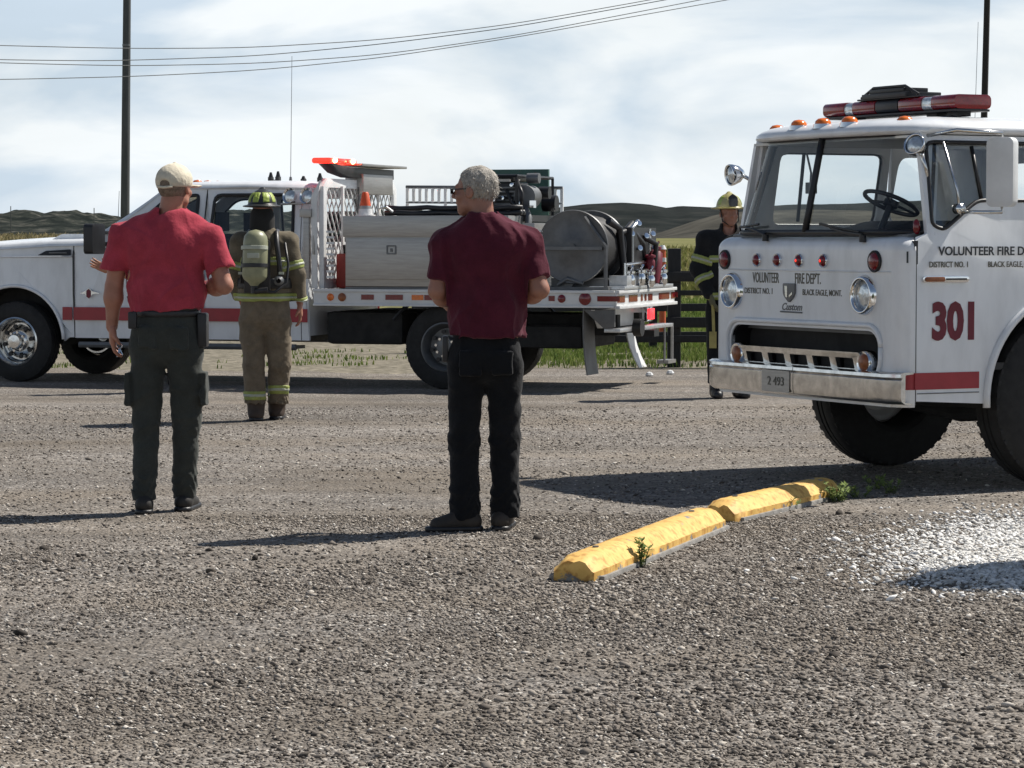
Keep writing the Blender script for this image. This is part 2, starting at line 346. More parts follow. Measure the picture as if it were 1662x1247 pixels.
def nodes(name):
    m = bpy.data.materials.new(name); m.use_nodes = True; return m, m.node_tree, m.node_tree.nodes, m.node_tree.links
def gravel_material():
    m, nt, N, L = nodes('gravel'); b = N['Principled BSDF']; b.inputs['Roughness'].default_value = .9; b.inputs['Specular IOR Level'].default_value = .2
    tc = N.new('ShaderNodeTexCoord')
    def cells(scale, rnd=1):
        v = N.new('ShaderNodeTexVoronoi'); v.inputs['Scale'].default_value = scale; v.inputs['Randomness'].default_value = rnd; L.new(tc.outputs['Object'], v.inputs['Vector'])
        s = N.new('ShaderNodeSeparateColor'); L.new(v.outputs['Color'], s.inputs[0]); return v, s
    v1, s1 = cells(46); v2, s2 = cells(95)
    r1 = N.new('ShaderNodeValToRGB'); e = r1.color_ramp.elements
    e[0].position = 0; e[0].color = (.045, .042, .04, 1); e[1].position = 1; e[1].color = (.68, .65, .60, 1)
    for p, c in ((.2, (.085, .075, .066)), (.5, (.18, .157, .137)), (.78, (.28, .247, .215)), (.93, (.44, .40, .355))): x = e.new(p); x.color = (*c, 1)
    L.new(s1.outputs[0], r1.inputs[0])
    r2 = N.new('ShaderNodeValToRGB'); e = r2.color_ramp.elements
    e[0].position = .05; e[0].color = (.085, .08, .075, 1); e[1].position = 1; e[1].color = (.38, .35, .315, 1); x = e.new(.5); x.color = (.195, .176, .158, 1)
    L.new(s2.outputs[1], r2.inputs[0])
    mx = N.new('ShaderNodeMix'); mx.data_type = 'RGBA'; mx.inputs[0].default_value = .5; L.new(r1.outputs[0], mx.inputs[6]); L.new(r2.outputs[0], mx.inputs[7])
    # worn dirt patches, stretched with the traffic
    mp = N.new('ShaderNodeMapping'); mp.inputs['Scale'].default_value = (.55, 1.1, 1); mp.inputs['Rotation'].default_value = (0, 0, .25); L.new(tc.outputs['Object'], mp.inputs[0])
    n = N.new('ShaderNodeTexNoise'); n.inputs['Scale'].default_value = .75; n.inputs['Detail'].default_value = 7; n.inputs['Roughness'].default_value = .62; L.new(mp.outputs[0], n.inputs[0])
    rr = N.new('ShaderNodeValToRGB'); rr.color_ramp.elements[0].position = .42; rr.color_ramp.elements[1].position = .66; L.new(n.outputs[0], rr.inputs[0])
    mul = N.new('ShaderNodeMath'); mul.operation = 'MULTIPLY'; mul.inputs[1].default_value = .75; L.new(rr.outputs[0], mul.inputs[0])
    nd = N.new('ShaderNodeTexNoise'); nd.inputs['Scale'].default_value = 60; nd.inputs['Detail'].default_value = 5; L.new(tc.outputs['Object'], nd.inputs[0])
    rd = N.new('ShaderNodeValToRGB'); rd.color_ramp.elements[0].position = .3; rd.color_ramp.elements[1].position = .7
    rd.color_ramp.elements[0].color = (.135, .110, .084, 1); rd.color_ramp.elements[1].color = (.25, .212, .168, 1); L.new(nd.outputs[0], rd.inputs[0])
    m2 = N.new('ShaderNodeMix'); m2.data_type = 'RGBA'; L.new(mul.outputs[0], m2.inputs[0]); L.new(mx.outputs[2], m2.inputs[6]); L.new(rd.outputs[0], m2.inputs[7])
    # broad darker/lighter drift
    n3 = N.new('ShaderNodeTexNoise'); n3.inputs['Scale'].default_value = .35; n3.inputs['Detail'].default_value = 4; L.new(tc.outputs['Object'], n3.inputs[0])
    mr = N.new('ShaderNodeMapRange'); mr.inputs[1].default_value = .3; mr.inputs[2].default_value = .7; mr.inputs[3].default_value = .80; mr.inputs[4].default_value = 1.12; L.new(n3.outputs[0], mr.inputs[0])
    vm = N.new('ShaderNodeVectorMath'); vm.operation = 'SCALE'; L.new(m2.outputs[2], vm.inputs[0]); L.new(mr.outputs[0], vm.inputs['Scale'])
    mp2 = N.new('ShaderNodeMapping'); mp2.inputs['Scale'].default_value = (.10, 1.5, 1); mp2.inputs['Rotation'].default_value = (0, 0, -.12); L.new(tc.outputs['Object'], mp2.inputs[0])
    n4 = N.new('ShaderNodeTexNoise'); n4.inputs['Scale'].default_value = 1.0; n4.inputs['Detail'].default_value = 5; n4.inputs['Distortion'].default_value = .3; L.new(mp2.outputs[0], n4.inputs[0])
    mr4 = N.new('ShaderNodeMapRange'); mr4.inputs[1].default_value = .38; mr4.inputs[2].default_value = .62; mr4.inputs[3].default_value = .84; mr4.inputs[4].default_value = 1.16; L.new(n4.outputs[0], mr4.inputs[0])
    vm2 = N.new('ShaderNodeVectorMath'); vm2.operation = 'SCALE'; L.new(vm.outputs[0], vm2.inputs[0]); L.new(mr4.outputs[0], vm2.inputs['Scale'])
    L.new(vm2.outputs[0], b.inputs['Base Color'])
    ad = N.new('ShaderNodeMath'); ad.operation = 'MULTIPLY_ADD'; ad.inputs[1].default_value = .5; L.new(v2.outputs['Distance'], ad.inputs[0]); L.new(v1.outputs['Distance'], ad.inputs[2])
    bp = N.new('ShaderNodeBump'); bp.invert = True; bp.inputs['Strength'].default_value = .9; bp.inputs['Distance'].default_value = .016; L.new(ad.outputs[0], bp.inputs['Height']); L.new(bp.outputs[0], b.inputs['Normal'])
    return m
def stone_material(name, cols):
    m, nt, N, L = nodes(name); b = N['Principled BSDF']; b.inputs['Roughness'].default_value = .85; b.inputs['Specular IOR Level'].default_value = .25
    a = N.new('ShaderNodeAttribute'); a.attribute_name = 'tone'
    r = N.new('ShaderNodeValToRGB'); e = r.color_ramp.elements; e[0].color = (*cols[0], 1); e[1].color = (*cols[-1], 1)
    for i, c in enumerate(cols[1:-1]): x = e.new((i+1)/(len(cols)-1)); x.color = (*c, 1)
    L.new(a.outputs['Fac'], r.inputs[0]); L.new(r.outputs[0], b.inputs['Base Color'])
    return m
def land_material():
    m, nt, N, L = nodes('dry_grassland'); b = N['Principled BSDF']; b.inputs['Roughness'].default_value = 1; b.inputs['Specular IOR Level'].default_value = .1
    tc = N.new('ShaderNodeTexCoord'); sep = N.new('ShaderNodeSeparateXYZ'); L.new(tc.outputs['Object'], sep.inputs[0])
    mp = N.new('ShaderNodeMapping'); mp.inputs['Scale'].default_value = (.3, 1, 1); L.new(tc.outputs['Object'], mp.inputs[0])
    n = N.new('ShaderNodeTexNoise'); n.inputs['Scale'].default_value = .5; n.inputs['Detail'].default_value = 8; n.inputs['Roughness'].default_value = .7; L.new(mp.outputs[0], n.inputs[0])
    g = N.new('ShaderNodeValToRGB'); g.color_ramp.elements[0].position = .35; g.color_ramp.elements[1].position = .65
    g.color_ramp.elements[0].color = (.085, .10, .03, 1); g.color_ramp.elements[1].color = (.21, .19, .085, 1); L.new(n.outputs[0], g.inputs[0])
    # bare dirt close to the lot, grass beyond
    n2 = N.new('ShaderNodeTexNoise'); n2.inputs['Scale'].default_value = 9; n2.inputs['Detail'].default_value = 6; L.new(tc.outputs['Object'], n2.inputs[0])
    d = N.new('ShaderNodeValToRGB'); d.color_ramp.elements[0].position = .35; d.color_ramp.elements[1].position = .7
    d.color_ramp.elements[0].color = (.11, .10, .075, 1); d.color_ramp.elements[1].color = (.27, .24, .19, 1); L.new(n2.outputs[0], d.inputs[0])
    ad = N.new('ShaderNodeMath'); ad.operation = 'MULTIPLY_ADD'; ad.inputs[1].default_value = 6; L.new(n.outputs[0], ad.inputs[0]); L.new(sep.outputs[1], ad.inputs[2])
    mr = N.new('ShaderNodeMapRange'); mr.inputs[1].default_value = 43; mr.inputs[2].default_value = 47; L.new(ad.outputs[0], mr.inputs[0])
    mx = N.new('ShaderNodeMix'); mx.data_type = 'RGBA'; L.new(mr.outputs[0], mx.inputs[0]); L.new(d.outputs[0], mx.inputs[6]); L.new(g.outputs[0], mx.inputs[7])
    L.new(mx.outputs[2], b.inputs['Base Color'])
    bp = N.new('ShaderNodeBump'); bp.inputs['Strength'].default_value = .6; bp.inputs['Distance'].default_value = .06; L.new(n2.outputs[0], bp.inputs['Height']); L.new(bp.outputs[0], b.inputs['Normal'])
    return m
def hill_material(name, c1, c2, c3, sc):
    m, nt, N, L = nodes(name); b = N['Principled BSDF']; b.inputs['Roughness'].default_value = 1; b.inputs['Specular IOR Level'].default_value = .05
    tc = N.new('ShaderNodeTexCoord'); n = N.new('ShaderNodeTexNoise'); n.inputs['Scale'].default_value = sc; n.inputs['Detail'].default_value = 10; n.inputs['Roughness'].default_value = .68; L.new(tc.outputs['Object'], n.inputs[0])
    r = N.new('ShaderNodeValToRGB'); e = r.color_ramp.elements; e[0].position = .4; e[0].color = (*c1, 1); e[1].position = .68; e[1].color = (*c3, 1); x = e.new(.52); x.color = (*c2, 1)
    L.new(n.outputs[0], r.inputs[0]); L.new(r.outputs[0], b.inputs['Base Color']); return m

# ------------------------------------------------------------ land
def land_z(x, y):
    t = max(0, y-55)
    return -.03+min(t*.0115, 1.45)+(.25*math.sin(x*.05+1)*math.sin(y*.03) if y > 90 else 0)
def build_land():
    ys = [-40, 0, 20, 30, 34, 40, 48, 55, 65, 80, 100, 130, 170, 220, 300, 420, 700, 1200, 2500]
    v = []; nx = 60
    for y in ys:
        w = max(120, y*1.3); v += [(-w+2*w*i/(nx-1), y, land_z(-w+2*w*i/(nx-1), y)) for i in range(nx)]
    f = [(r*nx+i, r*nx+i+1, (r+1)*nx+i+1, (r+1)*nx+i) for r in range(len(ys)-1) for i in range(nx-1)]
    mb = MB(); mb.add(v, f); struct(mb.build('ground', land_material(), smooth=180, recalc=False), 'dry grassland beyond the gravel yard')
    # gravel yard: an irregular far edge lets the verge bite into it
    mb = MB(); nx = 120; v = []; rows = [-6, 0, 4, 8, 12, 16, 20, 24, 28, 30.5]
    for k, y in enumerate(rows):
        for i in range(nx):
            x = -30+60*i/(nx-1); e = .5*math.sin(x*.9)+.3*math.sin(x*2.3+1)+.2*math.sin(x*5.1)
            v.append((x, y+(e if k == len(rows)-1 else 0), 0))
    f = [(r*nx+i, r*nx+i+1, (r+1)*nx+i+1, (r+1)*nx+i) for r in range(len(rows)-1) for i in range(nx-1)]
    mb.add(v, f); struct(mb.build('gravel_yard', gravel_material(), smooth=180, recalc=False), 'grey gravel yard with scattered stones')
build_land()

def ridge(name, label, px0, px1, d, prof, depth, mat, seed, rough, lump=0, nx=220):
    """a hill range: crest height follows prof (px -> py), with slopes on both sides"""
    rg = np.random.default_rng(seed); nt_ = 22; v = []; rn = rg.uniform(0, 1, 2700)
    ph = rg.uniform(0, 6, 12)
    for i in range(nx):
        px = px0+(px1-px0)*i/(nx-1); py = np.interp(px, [p[0] for p in prof], [p[1] for p in prof])
        crest = zof(py, d)
        for k in range(nt_):
            t = k/(nt_-1)*2-1; s = (math.cos(t*PI)+1)/2
            dd = d+depth*t; x = (px-831)/FPX*d
            n = sum(math.sin(x*(.02+.05*j)*rough+ph[j]+dd*.03*j)/(1+j*.6) for j in range(9))*.16
            z = 1.5+(crest-1.5)*(s**.8)+n*(crest*.10)*rough*(s > .01)
            if lump: z += lump*s*(1.6*np.interp((x*.16+dd*.07+300) % 900, np.arange(900), rn[:900])+1.1*np.interp((x*.42-dd*.11+500) % 900, np.arange(900), rn[900:1800])+.8*np.interp((x*1.1+dd*.3+700) % 900, np.arange(900), rn[1800:2700])-1.75)
            if s < .02: z = -2
            v.append((x, dd, z))
    f = [(i*nt_+k, i*nt_+k+1, (i+1)*nt_+k+1, (i+1)*nt_+k) for i in range(nx-1) for k in range(nt_-1)]
    mb = MB(); mb.add(v, f); return struct(mb.build(name, mat, smooth=180), label)
HM1 = hill_material('scrub_hill', (.008, .011, .010), (.022, .026, .022), (.11, .105, .09), .22)
HM2 = hill_material('smooth_dark_hill', (.009, .012, .0115), (.017, .020, .019), (.034, .035, .032), .09)
HM3 = hill_material('pale_hill', (.035, .034, .029), (.06, .057, .047), (.10, .094, .078), .09)
ridge('hills', 'low dark scrubby hills on the left skyline', -500, 820, 420, [(-500, 348), (0, 349), (60, 347), (100, 350), (140, 348), (170, 350), (200, 353), (330, 345), (480, 348), (650, 345), (820, 352)], 70, HM1, 3, 1.6, .75, 700)
ridge('hills', 'smooth dark hills on the right skyline', 640, 2600, 620, [(640, 350), (860, 345), (900, 338), (950, 332), (1010, 330), (1050, 333), (1080, 339), (1100, 336), (1150, 338), (1240, 336), (1400, 330), (1600, 322), (1900, 330), (2600, 345)], 110, HM2, 5, 1.0)
ridge('hills', 'pale grey-brown hill in front of the dark ridge', 1040, 2300, 430, [(1040, 389), (1080, 376), (1120, 362), (1160, 350), (1200, 345), (1300, 341), (1500, 343), (1800, 350), (2300, 385)], 60, HM3, 9, .8)

# ------------------------------------------------------------ loose stones (real geometry)
def stones(name, label, pts, rad, tone, mat, sub):
    if sub:
        bm = bmesh.new(); bmesh.ops.create_icosphere(bm, subdivisions=1, radius=1); bm.verts.ensure_lookup_table()
        bv = np.array([v.co[:] for v in bm.verts]); bf = np.array([[v.index for v in f.verts] for f in bm.faces]); bm.free()
    else:
        bv = np.array([(1, 0, 0), (-1, 0, 0), (0, 1, 0), (0, -1, 0), (0, 0, 1), (0, 0, -1)], float)
        bf = np.array([(0, 2, 4), (2, 1, 4), (1, 3, 4), (3, 0, 4), (2, 0, 5), (1, 2, 5), (3, 1, 5), (0, 3, 5)])
    n = len(pts); nv = len(bv)
    J = 1+RNG.uniform(-.28, .28, (n, nv, 1)); V = bv[None]*J
    sc = np.stack([RNG.uniform(.8, 1.5, n), RNG.uniform(.65, 1.1, n), RNG.uniform(.4, .75, n)], 1)*rad[:, None]
    V = V*sc[:, None, :]
    tx = RNG.normal(0, .25, n); V[:, :, 2] += V[:, :, 0]*tx[:, None]
    a = RNG.uniform(0, 2*PI, n); c, s_ = np.cos(a)[:, None], np.sin(a)[:, None]
    X = V[:, :, 0]*c-V[:, :, 1]*s_; Y = V[:, :, 0]*s_+V[:, :, 1]*c
    Z = V[:, :, 2]+rad[:, None]*.22
    P = np.stack([X+pts[:, 0:1], Y+pts[:, 1:2], Z], 2).reshape(-1, 3)
    Fc = (bf[None]+np.arange(n)[:, None, None]*nv).reshape(-1)
    nf = n*len(bf); me = bpy.data.meshes.new(name)
    me.vertices.add(len(P)); me.vertices.foreach_set('co', P.astype(np.float32).ravel())
    me.loops.add(nf*3); me.loops.foreach_set('vertex_index', Fc.astype(np.int32)); me.polygons.add(nf)
    me.polygons.foreach_set('loop_start', np.arange(0, nf*3, 3, dtype=np.int32)); me.update(calc_edges=True)
    at_ = me.attributes.new('tone', 'FLOAT', 'POINT'); at_.data.foreach_set('value', np.repeat(tone, nv).astype(np.float32))
    o = link(name, me, mat, None, 0); o['kind'] = 'stuff'; o['label'] = label; return o
def scatter(n, d0, d1, half=.215):
    d = np.sqrt(RNG.uniform(d0*d0, d1*d1, n)); x = RNG.uniform(-half, half, n)*d; return np.stack([x, d], 1)
gm = stone_material('loose_stone', [(.032, .027, .023), (.11, .094, .080), (.20, .173, .148), (.34, .30, .255), (.72, .68, .62)])
def lownoise(p, f=1.0):
    return (np.sin(p[:, 0]*1.7*f+1.3+np.sin(p[:, 1]*1.1*f))+np.sin(p[:, 1]*2.3*f+p[:, 0]*.9*f+.5)+np.sin(p[:, 0]*3.9*f-p[:, 1]*2.9*f))/3
p = scatter(120000, 7.0, 14.5); keep = RNG.uniform(0, 1, len(p)) < np.clip(.50+.75*lownoise(p, .8)+.25*(p[:, 0] > .3), .05, 1); p = p[keep]
stones('gravel', 'fine grit packed between the larger foreground stones', p, RNG.lognormal(-5.15, .30, len(p)), np.clip(RNG.beta(1.5, 1.8, len(p)), 0, 1), gm, False)
p = scatter(26000, 7.0, 13.2); keep = RNG.uniform(0, 1, len(p)) < np.clip(.35+.6*lownoise(p)+.35*(p[:, 0] > .3), .04, 1); p = p[keep]
stones('gravel', 'coarse grey and brown stones covering the foreground yard', p, RNG.lognormal(-4.80, .28, len(p)), np.clip(RNG.beta(1.8, 1.9, len(p))*np.interp(p[:, 1], [7.5, 12], [.82, 1.0]), 0, 1), gm, True)
p = scatter(40000, 13.2, 24); keep = RNG.uniform(0, 1, len(p)) < np.clip(.55+.4*lownoise(p), .15, 1); p = p[keep]
stones('gravel', 'finer gravel between the men and the vehicles', p, RNG.lognormal(-4.95, .3, len(p)), np.clip(RNG.beta(1.6, 1.8, len(p)), 0, 1), gm, False)
# white landscaping stones at the right
wm = stone_material('white_stone', [(.34, .33, .31), (.56, .55, .53), (.72, .71, .69), (.84, .83, .81)])
c0 = at(1632, dof(900), 0); th = .25
q = RNG.normal(0, 1, (15000, 2)); q = np.stack([q[:, 0]*.36, q[:, 1]*.85], 1); q = q@np.array([[math.cos(th), -math.sin(th)], [math.sin(th), math.cos(th)]])
p = q+np.array([c0.x+.22, c0.y+.05]); p = p[(p[:, 1] < 15.3) & (p[:, 1] > 11.0)]
p = p[RNG.uniform(0, 1, len(p)) < np.clip((p[:, 1]-10.9)*1.2, 0, 1)]
stones('white_gravel', 'patch of white landscaping stones at the right edge', p, RNG.lognormal(-4.62, .25, len(p)), RNG.uniform(0, 1, len(p)), wm, True)
# odd big dark clods
cl = stone_material('dark_clod', [(.03, .026, .022), (.06, .05, .042), (.10, .085, .07)])
p = scatter(14, 8, 15); stones('clods', 'a few dark clods of earth lying on the gravel', p, RNG.uniform(.016, .034, len(p)), RNG.uniform(0, 1, len(p)), cl, True)

# ------------------------------------------------------------ grass
def blades(name, label, pts, h, w, mat, lean=.35, bend=.2, zf=None, tag_=True, nb=1):
    n = len(pts); a = RNG.uniform(0, 2*PI, n); hh = h*RNG.uniform(.5, 1.25, n); lx = RNG.normal(0, lean, n)*hh; ly = RNG.normal(0, lean, n)*hh
    z0 = np.array([zf(*q) for q in pts]) if zf else np.zeros(n)
    ca, sa = np.cos(a)*w/2, np.sin(a)*w/2
    P = np.zeros((n, 5, 3)); x, y = pts[:, 0], pts[:, 1]
    for i, (t, ww) in enumerate(((0, 1), (0, -1), (.55, .75), (.55, -.75), (1, 0))):
        b = t*t
        P[:, i, 0] = x+ca*ww+lx*(t*.5+b*.5); P[:, i, 1] = y+sa*ww+ly*(t*.5+b*.5); P[:, i, 2] = z0+hh*(t-bend*b*.4)-.01*(t == 0)
    me = bpy.data.meshes.new(name); F = []
    for i in range(n): o = i*5; F += [(o, o+1, o+3, o+2), (o+2, o+3, o+4)]
    me.from_pydata(P.reshape(-1, 3).tolist(), [], F)
    at_ = me.attributes.new('tone', 'FLOAT', 'POINT'); at_.data.foreach_set('value', np.repeat(RNG.uniform(0, 1, n), 5).astype(np.float32))
    o = link(name, me, mat, None, 0)
    if tag_: o['kind'] = 'stuff'; o['label'] = label
    return o
def leaf_mat(name, cols, trans=.35):
    m = stone_material(name, cols); nt = m.node_tree; N = nt.nodes; L = nt.links; b = N['Principled BSDF']
    t = N.new('ShaderNodeBsdfTranslucent'); mx = N.new('ShaderNodeMixShader'); mx.inputs[0].default_value = trans
    src = b.inputs['Base Color'].links[0].from_socket; L.new(src, t.inputs[0])
    L.new(b.outputs[0], mx.inputs[1]); L.new(t.outputs[0], mx.inputs[2]); L.new(mx.outputs[0], N['Material Output'].inputs[0]); return m
G1 = leaf_mat('verge_grass', [(.06, .10, .02), (.13, .19, .04), (.22, .25, .08)])
G2 = leaf_mat('field_grass', [(.09, .10, .03), (.15, .16, .05), (.24, .21, .09)])
G3 = leaf_mat('dry_grass', [(.13, .12, .06), (.24, .20, .11), (.33, .27, .15)])
n = 16000; d = RNG.uniform(31.2, 36.5, n); x = RNG.uniform(-.02, .13, n)*d; m_ = (lownoise(np.stack([x, d], 1), 1.2) > -.35) & (RNG.uniform(31, 34, n) < d)
blades('verge_grass', 'short green grass along the fence foot', np.stack([x, d], 1)[m_], .07, .014, G1)
n = 5000; d = RNG.uniform(31.2, 36, n); x = RNG.uniform(-.21, .0, n)*d; m_ = lownoise(np.stack([x, d], 1), 1.5) > .3
blades('verge_grass', 'patchy green weeds behind the white pickup', np.stack([x, d], 1)[m_], .045, .016, G1)
n = 26000; d = RNG.uniform(37, 62, n); x = RNG.uniform(-.0, .12, n)*d
blades('meadow_grass', 'bright green meadow behind the fence', np.stack([x, d], 1), .15, .03, G1, zf=land_z)
n = 22000; d = RNG.uniform(62, 150, n); x = RNG.uniform(-.24, .20, n)*d
blades('field_grass', 'tall yellow green field grass below the hills', np.stack([x, d], 1), .38, .10, G2, zf=land_z)
n = 9000; d = RNG.uniform(120, 175, n); x = RNG.uniform(-.24, -.10, n)*d
blades('dry_grass', 'straw coloured grass on the left below the hills', np.stack([x, d], 1), .45, .14, G3, zf=land_z)

# ------------------------------------------------------------ fence
fm = material('black_fence_wood', (.012, .012, .013), .7, var=.3, vscale=10, stretch=(6, 6, 1), bump=.2)
def make_fence(loc, ang, ln, posts, rails, label, pw=.15, ph=1.33, rd=.05):
    t = thing('rail_fence', label, 'fence', loc, ang, 'black wooden rail fences')
    for x, h in posts:
        mb = MB(); mb.box(x-pw/2, x+pw/2, -pw/2, pw/2, -.1, h); mb.build('post', fm, t, bevel=.012)
    for x0, x1, z, h in rails:
        mb = MB(); mb.box(x0, x1, -pw/2-rd, -pw/2-.002, z, z+h); mb.build('rail', fm, t, bevel=.006)
    return t
fx = at(1094, 32.0, 0).x
make_fence((fx, 32.0, 0), 0, 3, [(0, 1.34), (2.6, 1.34)], [(-2.2, 5.2, .96, .11), (-.1, 5.2, .80, .06), (-.1, 5.2, .43, .12), (-2.2, 5.2, .26, .08)], 'black rail fence with the tall square post beside the pickup tail')
fx2 = at(1060, 36.5, 0).x
make_fence((fx2, 36.5, 0), R(8), 3, [(0, 1.40), (-2.4, 1.3), (1.7, 1.1), (-.25, .9)], [(-3.2, 1.8, .92, .11), (-3.2, 1.8, .5, .10), (-3.2, 1.8, .15, .08)], 'black rail fence further back with the slimmer posts', pw=.10)
# orange marker post
mk = thing('marker_post', 'thin orange marker post standing in the field behind the fence', 'post', (at(1075, 40, 0).x, 40, 0))
om = material('orange_plastic', (.55, .10, .03), .5, var=.1)
MB().cyl((0, 0, -.1), (0, 0, 1.30), .05, .045).build('stake', om, mk); MB().cyl((0, 0, 1.30), (0, 0, 1.36), .06, .03).build('cap', M['white2'], mk); MB().cyl((0, 0, 1.12), (0, 0, 1.18), .055).build('reflector', M['white2'], mk)

# ------------------------------------------------------------ poles and wires
pm = material('weathered_steel_pole', (.075, .08, .085), .7, .2, var=.25, vscale=3, stretch=(4, 4, .5))
pm2 = material('brown_pole', (.022, .018, .018), .8, var=.3, vscale=3, stretch=(4, 4, .5), bump=.2)
def pole(name, label, base, top, r, mat):
    t = thing(name, label, 'pole', base); v = Vector(top)-Vector(base)
    MB().cyl((0, 0, -.3), tuple(v), r, r*.72, n=14).build('shaft', mat, t, smooth=60)
    MB().cyl((0, 0, -.02), (0, 0, .12), r*1.5, r*1.3, n=14).build('collar', mat, t, smooth=60)
    return t, v
d1 = 55
t, v = pole('utility_pole', 'tall grey metal pole rising behind the pickup cab', (at(201, d1, 0).x, d1, land_z(0, d1)), tuple(at(213, d1, zof(-190, d1))), .098, pm)
for z in (.32, .62): MB().cyl(v*z+Vector((0, 0, -.02)), v*z+Vector((0, 0, .02)), .085, n=14).build('band', M['steel'], t)
d2 = 62
t, v = pole('utility_pole', 'dark brown pole rising behind the old fire engine cab', (at(1589, d2, 0).x, d2, land_z(0, d2)), tuple(at(1601, d2, zof(-190, d2))), .085, pm2)
MB().cyl(v*.3+Vector((0, 0, -.02)), v*.3+Vector((0, 0, .02)), .10, n=14).build('band', M['steel'], t)
wm_ = material('overhead_cable', (.16, .165, .17), .6, var=.1)
wires = [([(-200, 70), (0, 76), (210, 81), (400, 80), (620, 67), (831, 42), (1070, 0), (1300, -44), (1500, -84)], 'topmost overhead wire crossing the sky', 48),
         ([(-200, 92), (0, 99), (180, 101), (420, 93), (620, 74), (831, 47), (1095, 0), (1300, -40), (1500, -80)], 'second overhead wire from the top at the left edge', 48),
         ([(-200, 96), (0, 104), (210, 109), (420, 105), (620, 91), (831, 61), (1150, 0), (1300, -30), (1500, -72)], 'third overhead wire from the top at the left edge', 49),
         ([(-200, 131), (0, 131), (220, 126), (420, 116), (620, 96), (831, 64), (1195, 0), (1300, -20), (1500, -60)], 'lowest overhead wire at the left edge', 50)]
for pts, lab, dd in wires:
    P = [p_[0] for p_ in pts]; Q = [p_[1] for p_ in pts]; xf = np.arange(-420, 1721, 10.0); yf = np.interp(xf, [-420]+P+[1720], [Q[0]-2]+Q+[Q[-1]-44]); kr = np.hanning(25); yf = np.convolve(np.pad(yf, 12, 'edge'), kr/kr.sum(), 'valid'); xs = np.linspace(-200, 1500, 90)
    mb = MB(); mb.tube([at(x, dd+ (x-400)*.004, zof(float(np.interp(x, xf, yf)), dd+(x-400)*.004)) for x in xs], .0075, 5)
    tag(mb.build('overhead_wire', wm_), lab, 'wire', 'overhead wires')
for px, py0, py1, d, lab in ((154, 338, 352, 300, 'tiny distant pole on the left hills nearer the pickup'), (19, 335, 352, 300, 'tiny distant pole on the hills at the far left edge')):
    b_ = at(px, d, zof(py1, d)); t = thing('distant_pole', lab, 'pole', b_, 0)
    MB().cyl((0, 0, -8), (0, 0, zof(py0, d)-zof(py1, d)), .07, .05, n=6).build('shaft', pm, t)

# ------------------------------------------------------------ yellow wheel stops
def stop_material():
    m, nt, N, L = nodes('chipped_yellow_paint'); b = N['Principled BSDF']; b.inputs['Roughness'].default_value = .65
    tc = N.new('ShaderNodeTexCoord'); n = N.new('ShaderNodeTexNoise'); n.inputs['Scale'].default_value = 9; n.inputs['Detail'].default_value = 9; n.inputs['Roughness'].default_value = .65; L.new(tc.outputs['Object'], n.inputs[0])
    sep = N.new('ShaderNodeSeparateXYZ'); L.new(tc.outputs['Object'], sep.inputs[0])
    mr0 = N.new('ShaderNodeMapRange'); mr0.inputs[1].default_value = .0; mr0.inputs[2].default_value = .07; mr0.inputs[3].default_value = -.13; mr0.inputs[4].default_value = 0.0; L.new(sep.outputs[2], mr0.inputs[0])
    ad = N.new('ShaderNodeMath'); L.new(n.outputs[0], ad.inputs[0]); L.new(mr0.outputs[0], ad.inputs[1])
    r = N.new('ShaderNodeValToRGB'); e = r.color_ramp.elements; e[0].position = .345; e[0].color = (.22, .21, .195, 1); e[1].position = .36; e[1].color = (.60, .36, .085, 1)
    x = e.new(.6); x.color = (.72, .46, .135, 1); L.new(ad.outputs[0], r.inputs[0])
    n2 = N.new('ShaderNodeTexNoise'); n2.inputs['Scale'].default_value = 30; n2.inputs['Detail'].default_value = 6; L.new(tc.outputs['Object'], n2.inputs[0])
    r2 = N.new('ShaderNodeValToRGB'); r2.color_ramp.elements[0].position = .36; r2.color_ramp.elements[1].position = .5; r2.color_ramp.elements[0].color = (.72, .6, .5, 1); L.new(n2.outputs[0], r2.inputs[0])
    mx = N.new('ShaderNodeMix'); mx.data_type = 'RGBA'; mx.blend_type = 'MULTIPLY'; mx.inputs[0].default_value = 1; L.new(r.outputs[0], mx.inputs[6]); L.new(r2.outputs[0], mx.inputs[7]); L.new(mx.outputs[2], b.inputs['Base Color'])
    bp = N.new('ShaderNodeBump'); bp.inputs['Strength'].default_value = .5; bp.inputs['Distance'].default_value = .006; L.new(ad.outputs[0], bp.inputs['Height']); L.new(bp.outputs[0], b.inputs['Normal'])
    return m
SM = stop_material(); conc = material('bare_concrete', (.26, .25, .235), .9, var=.25, vscale=20, bump=.4)
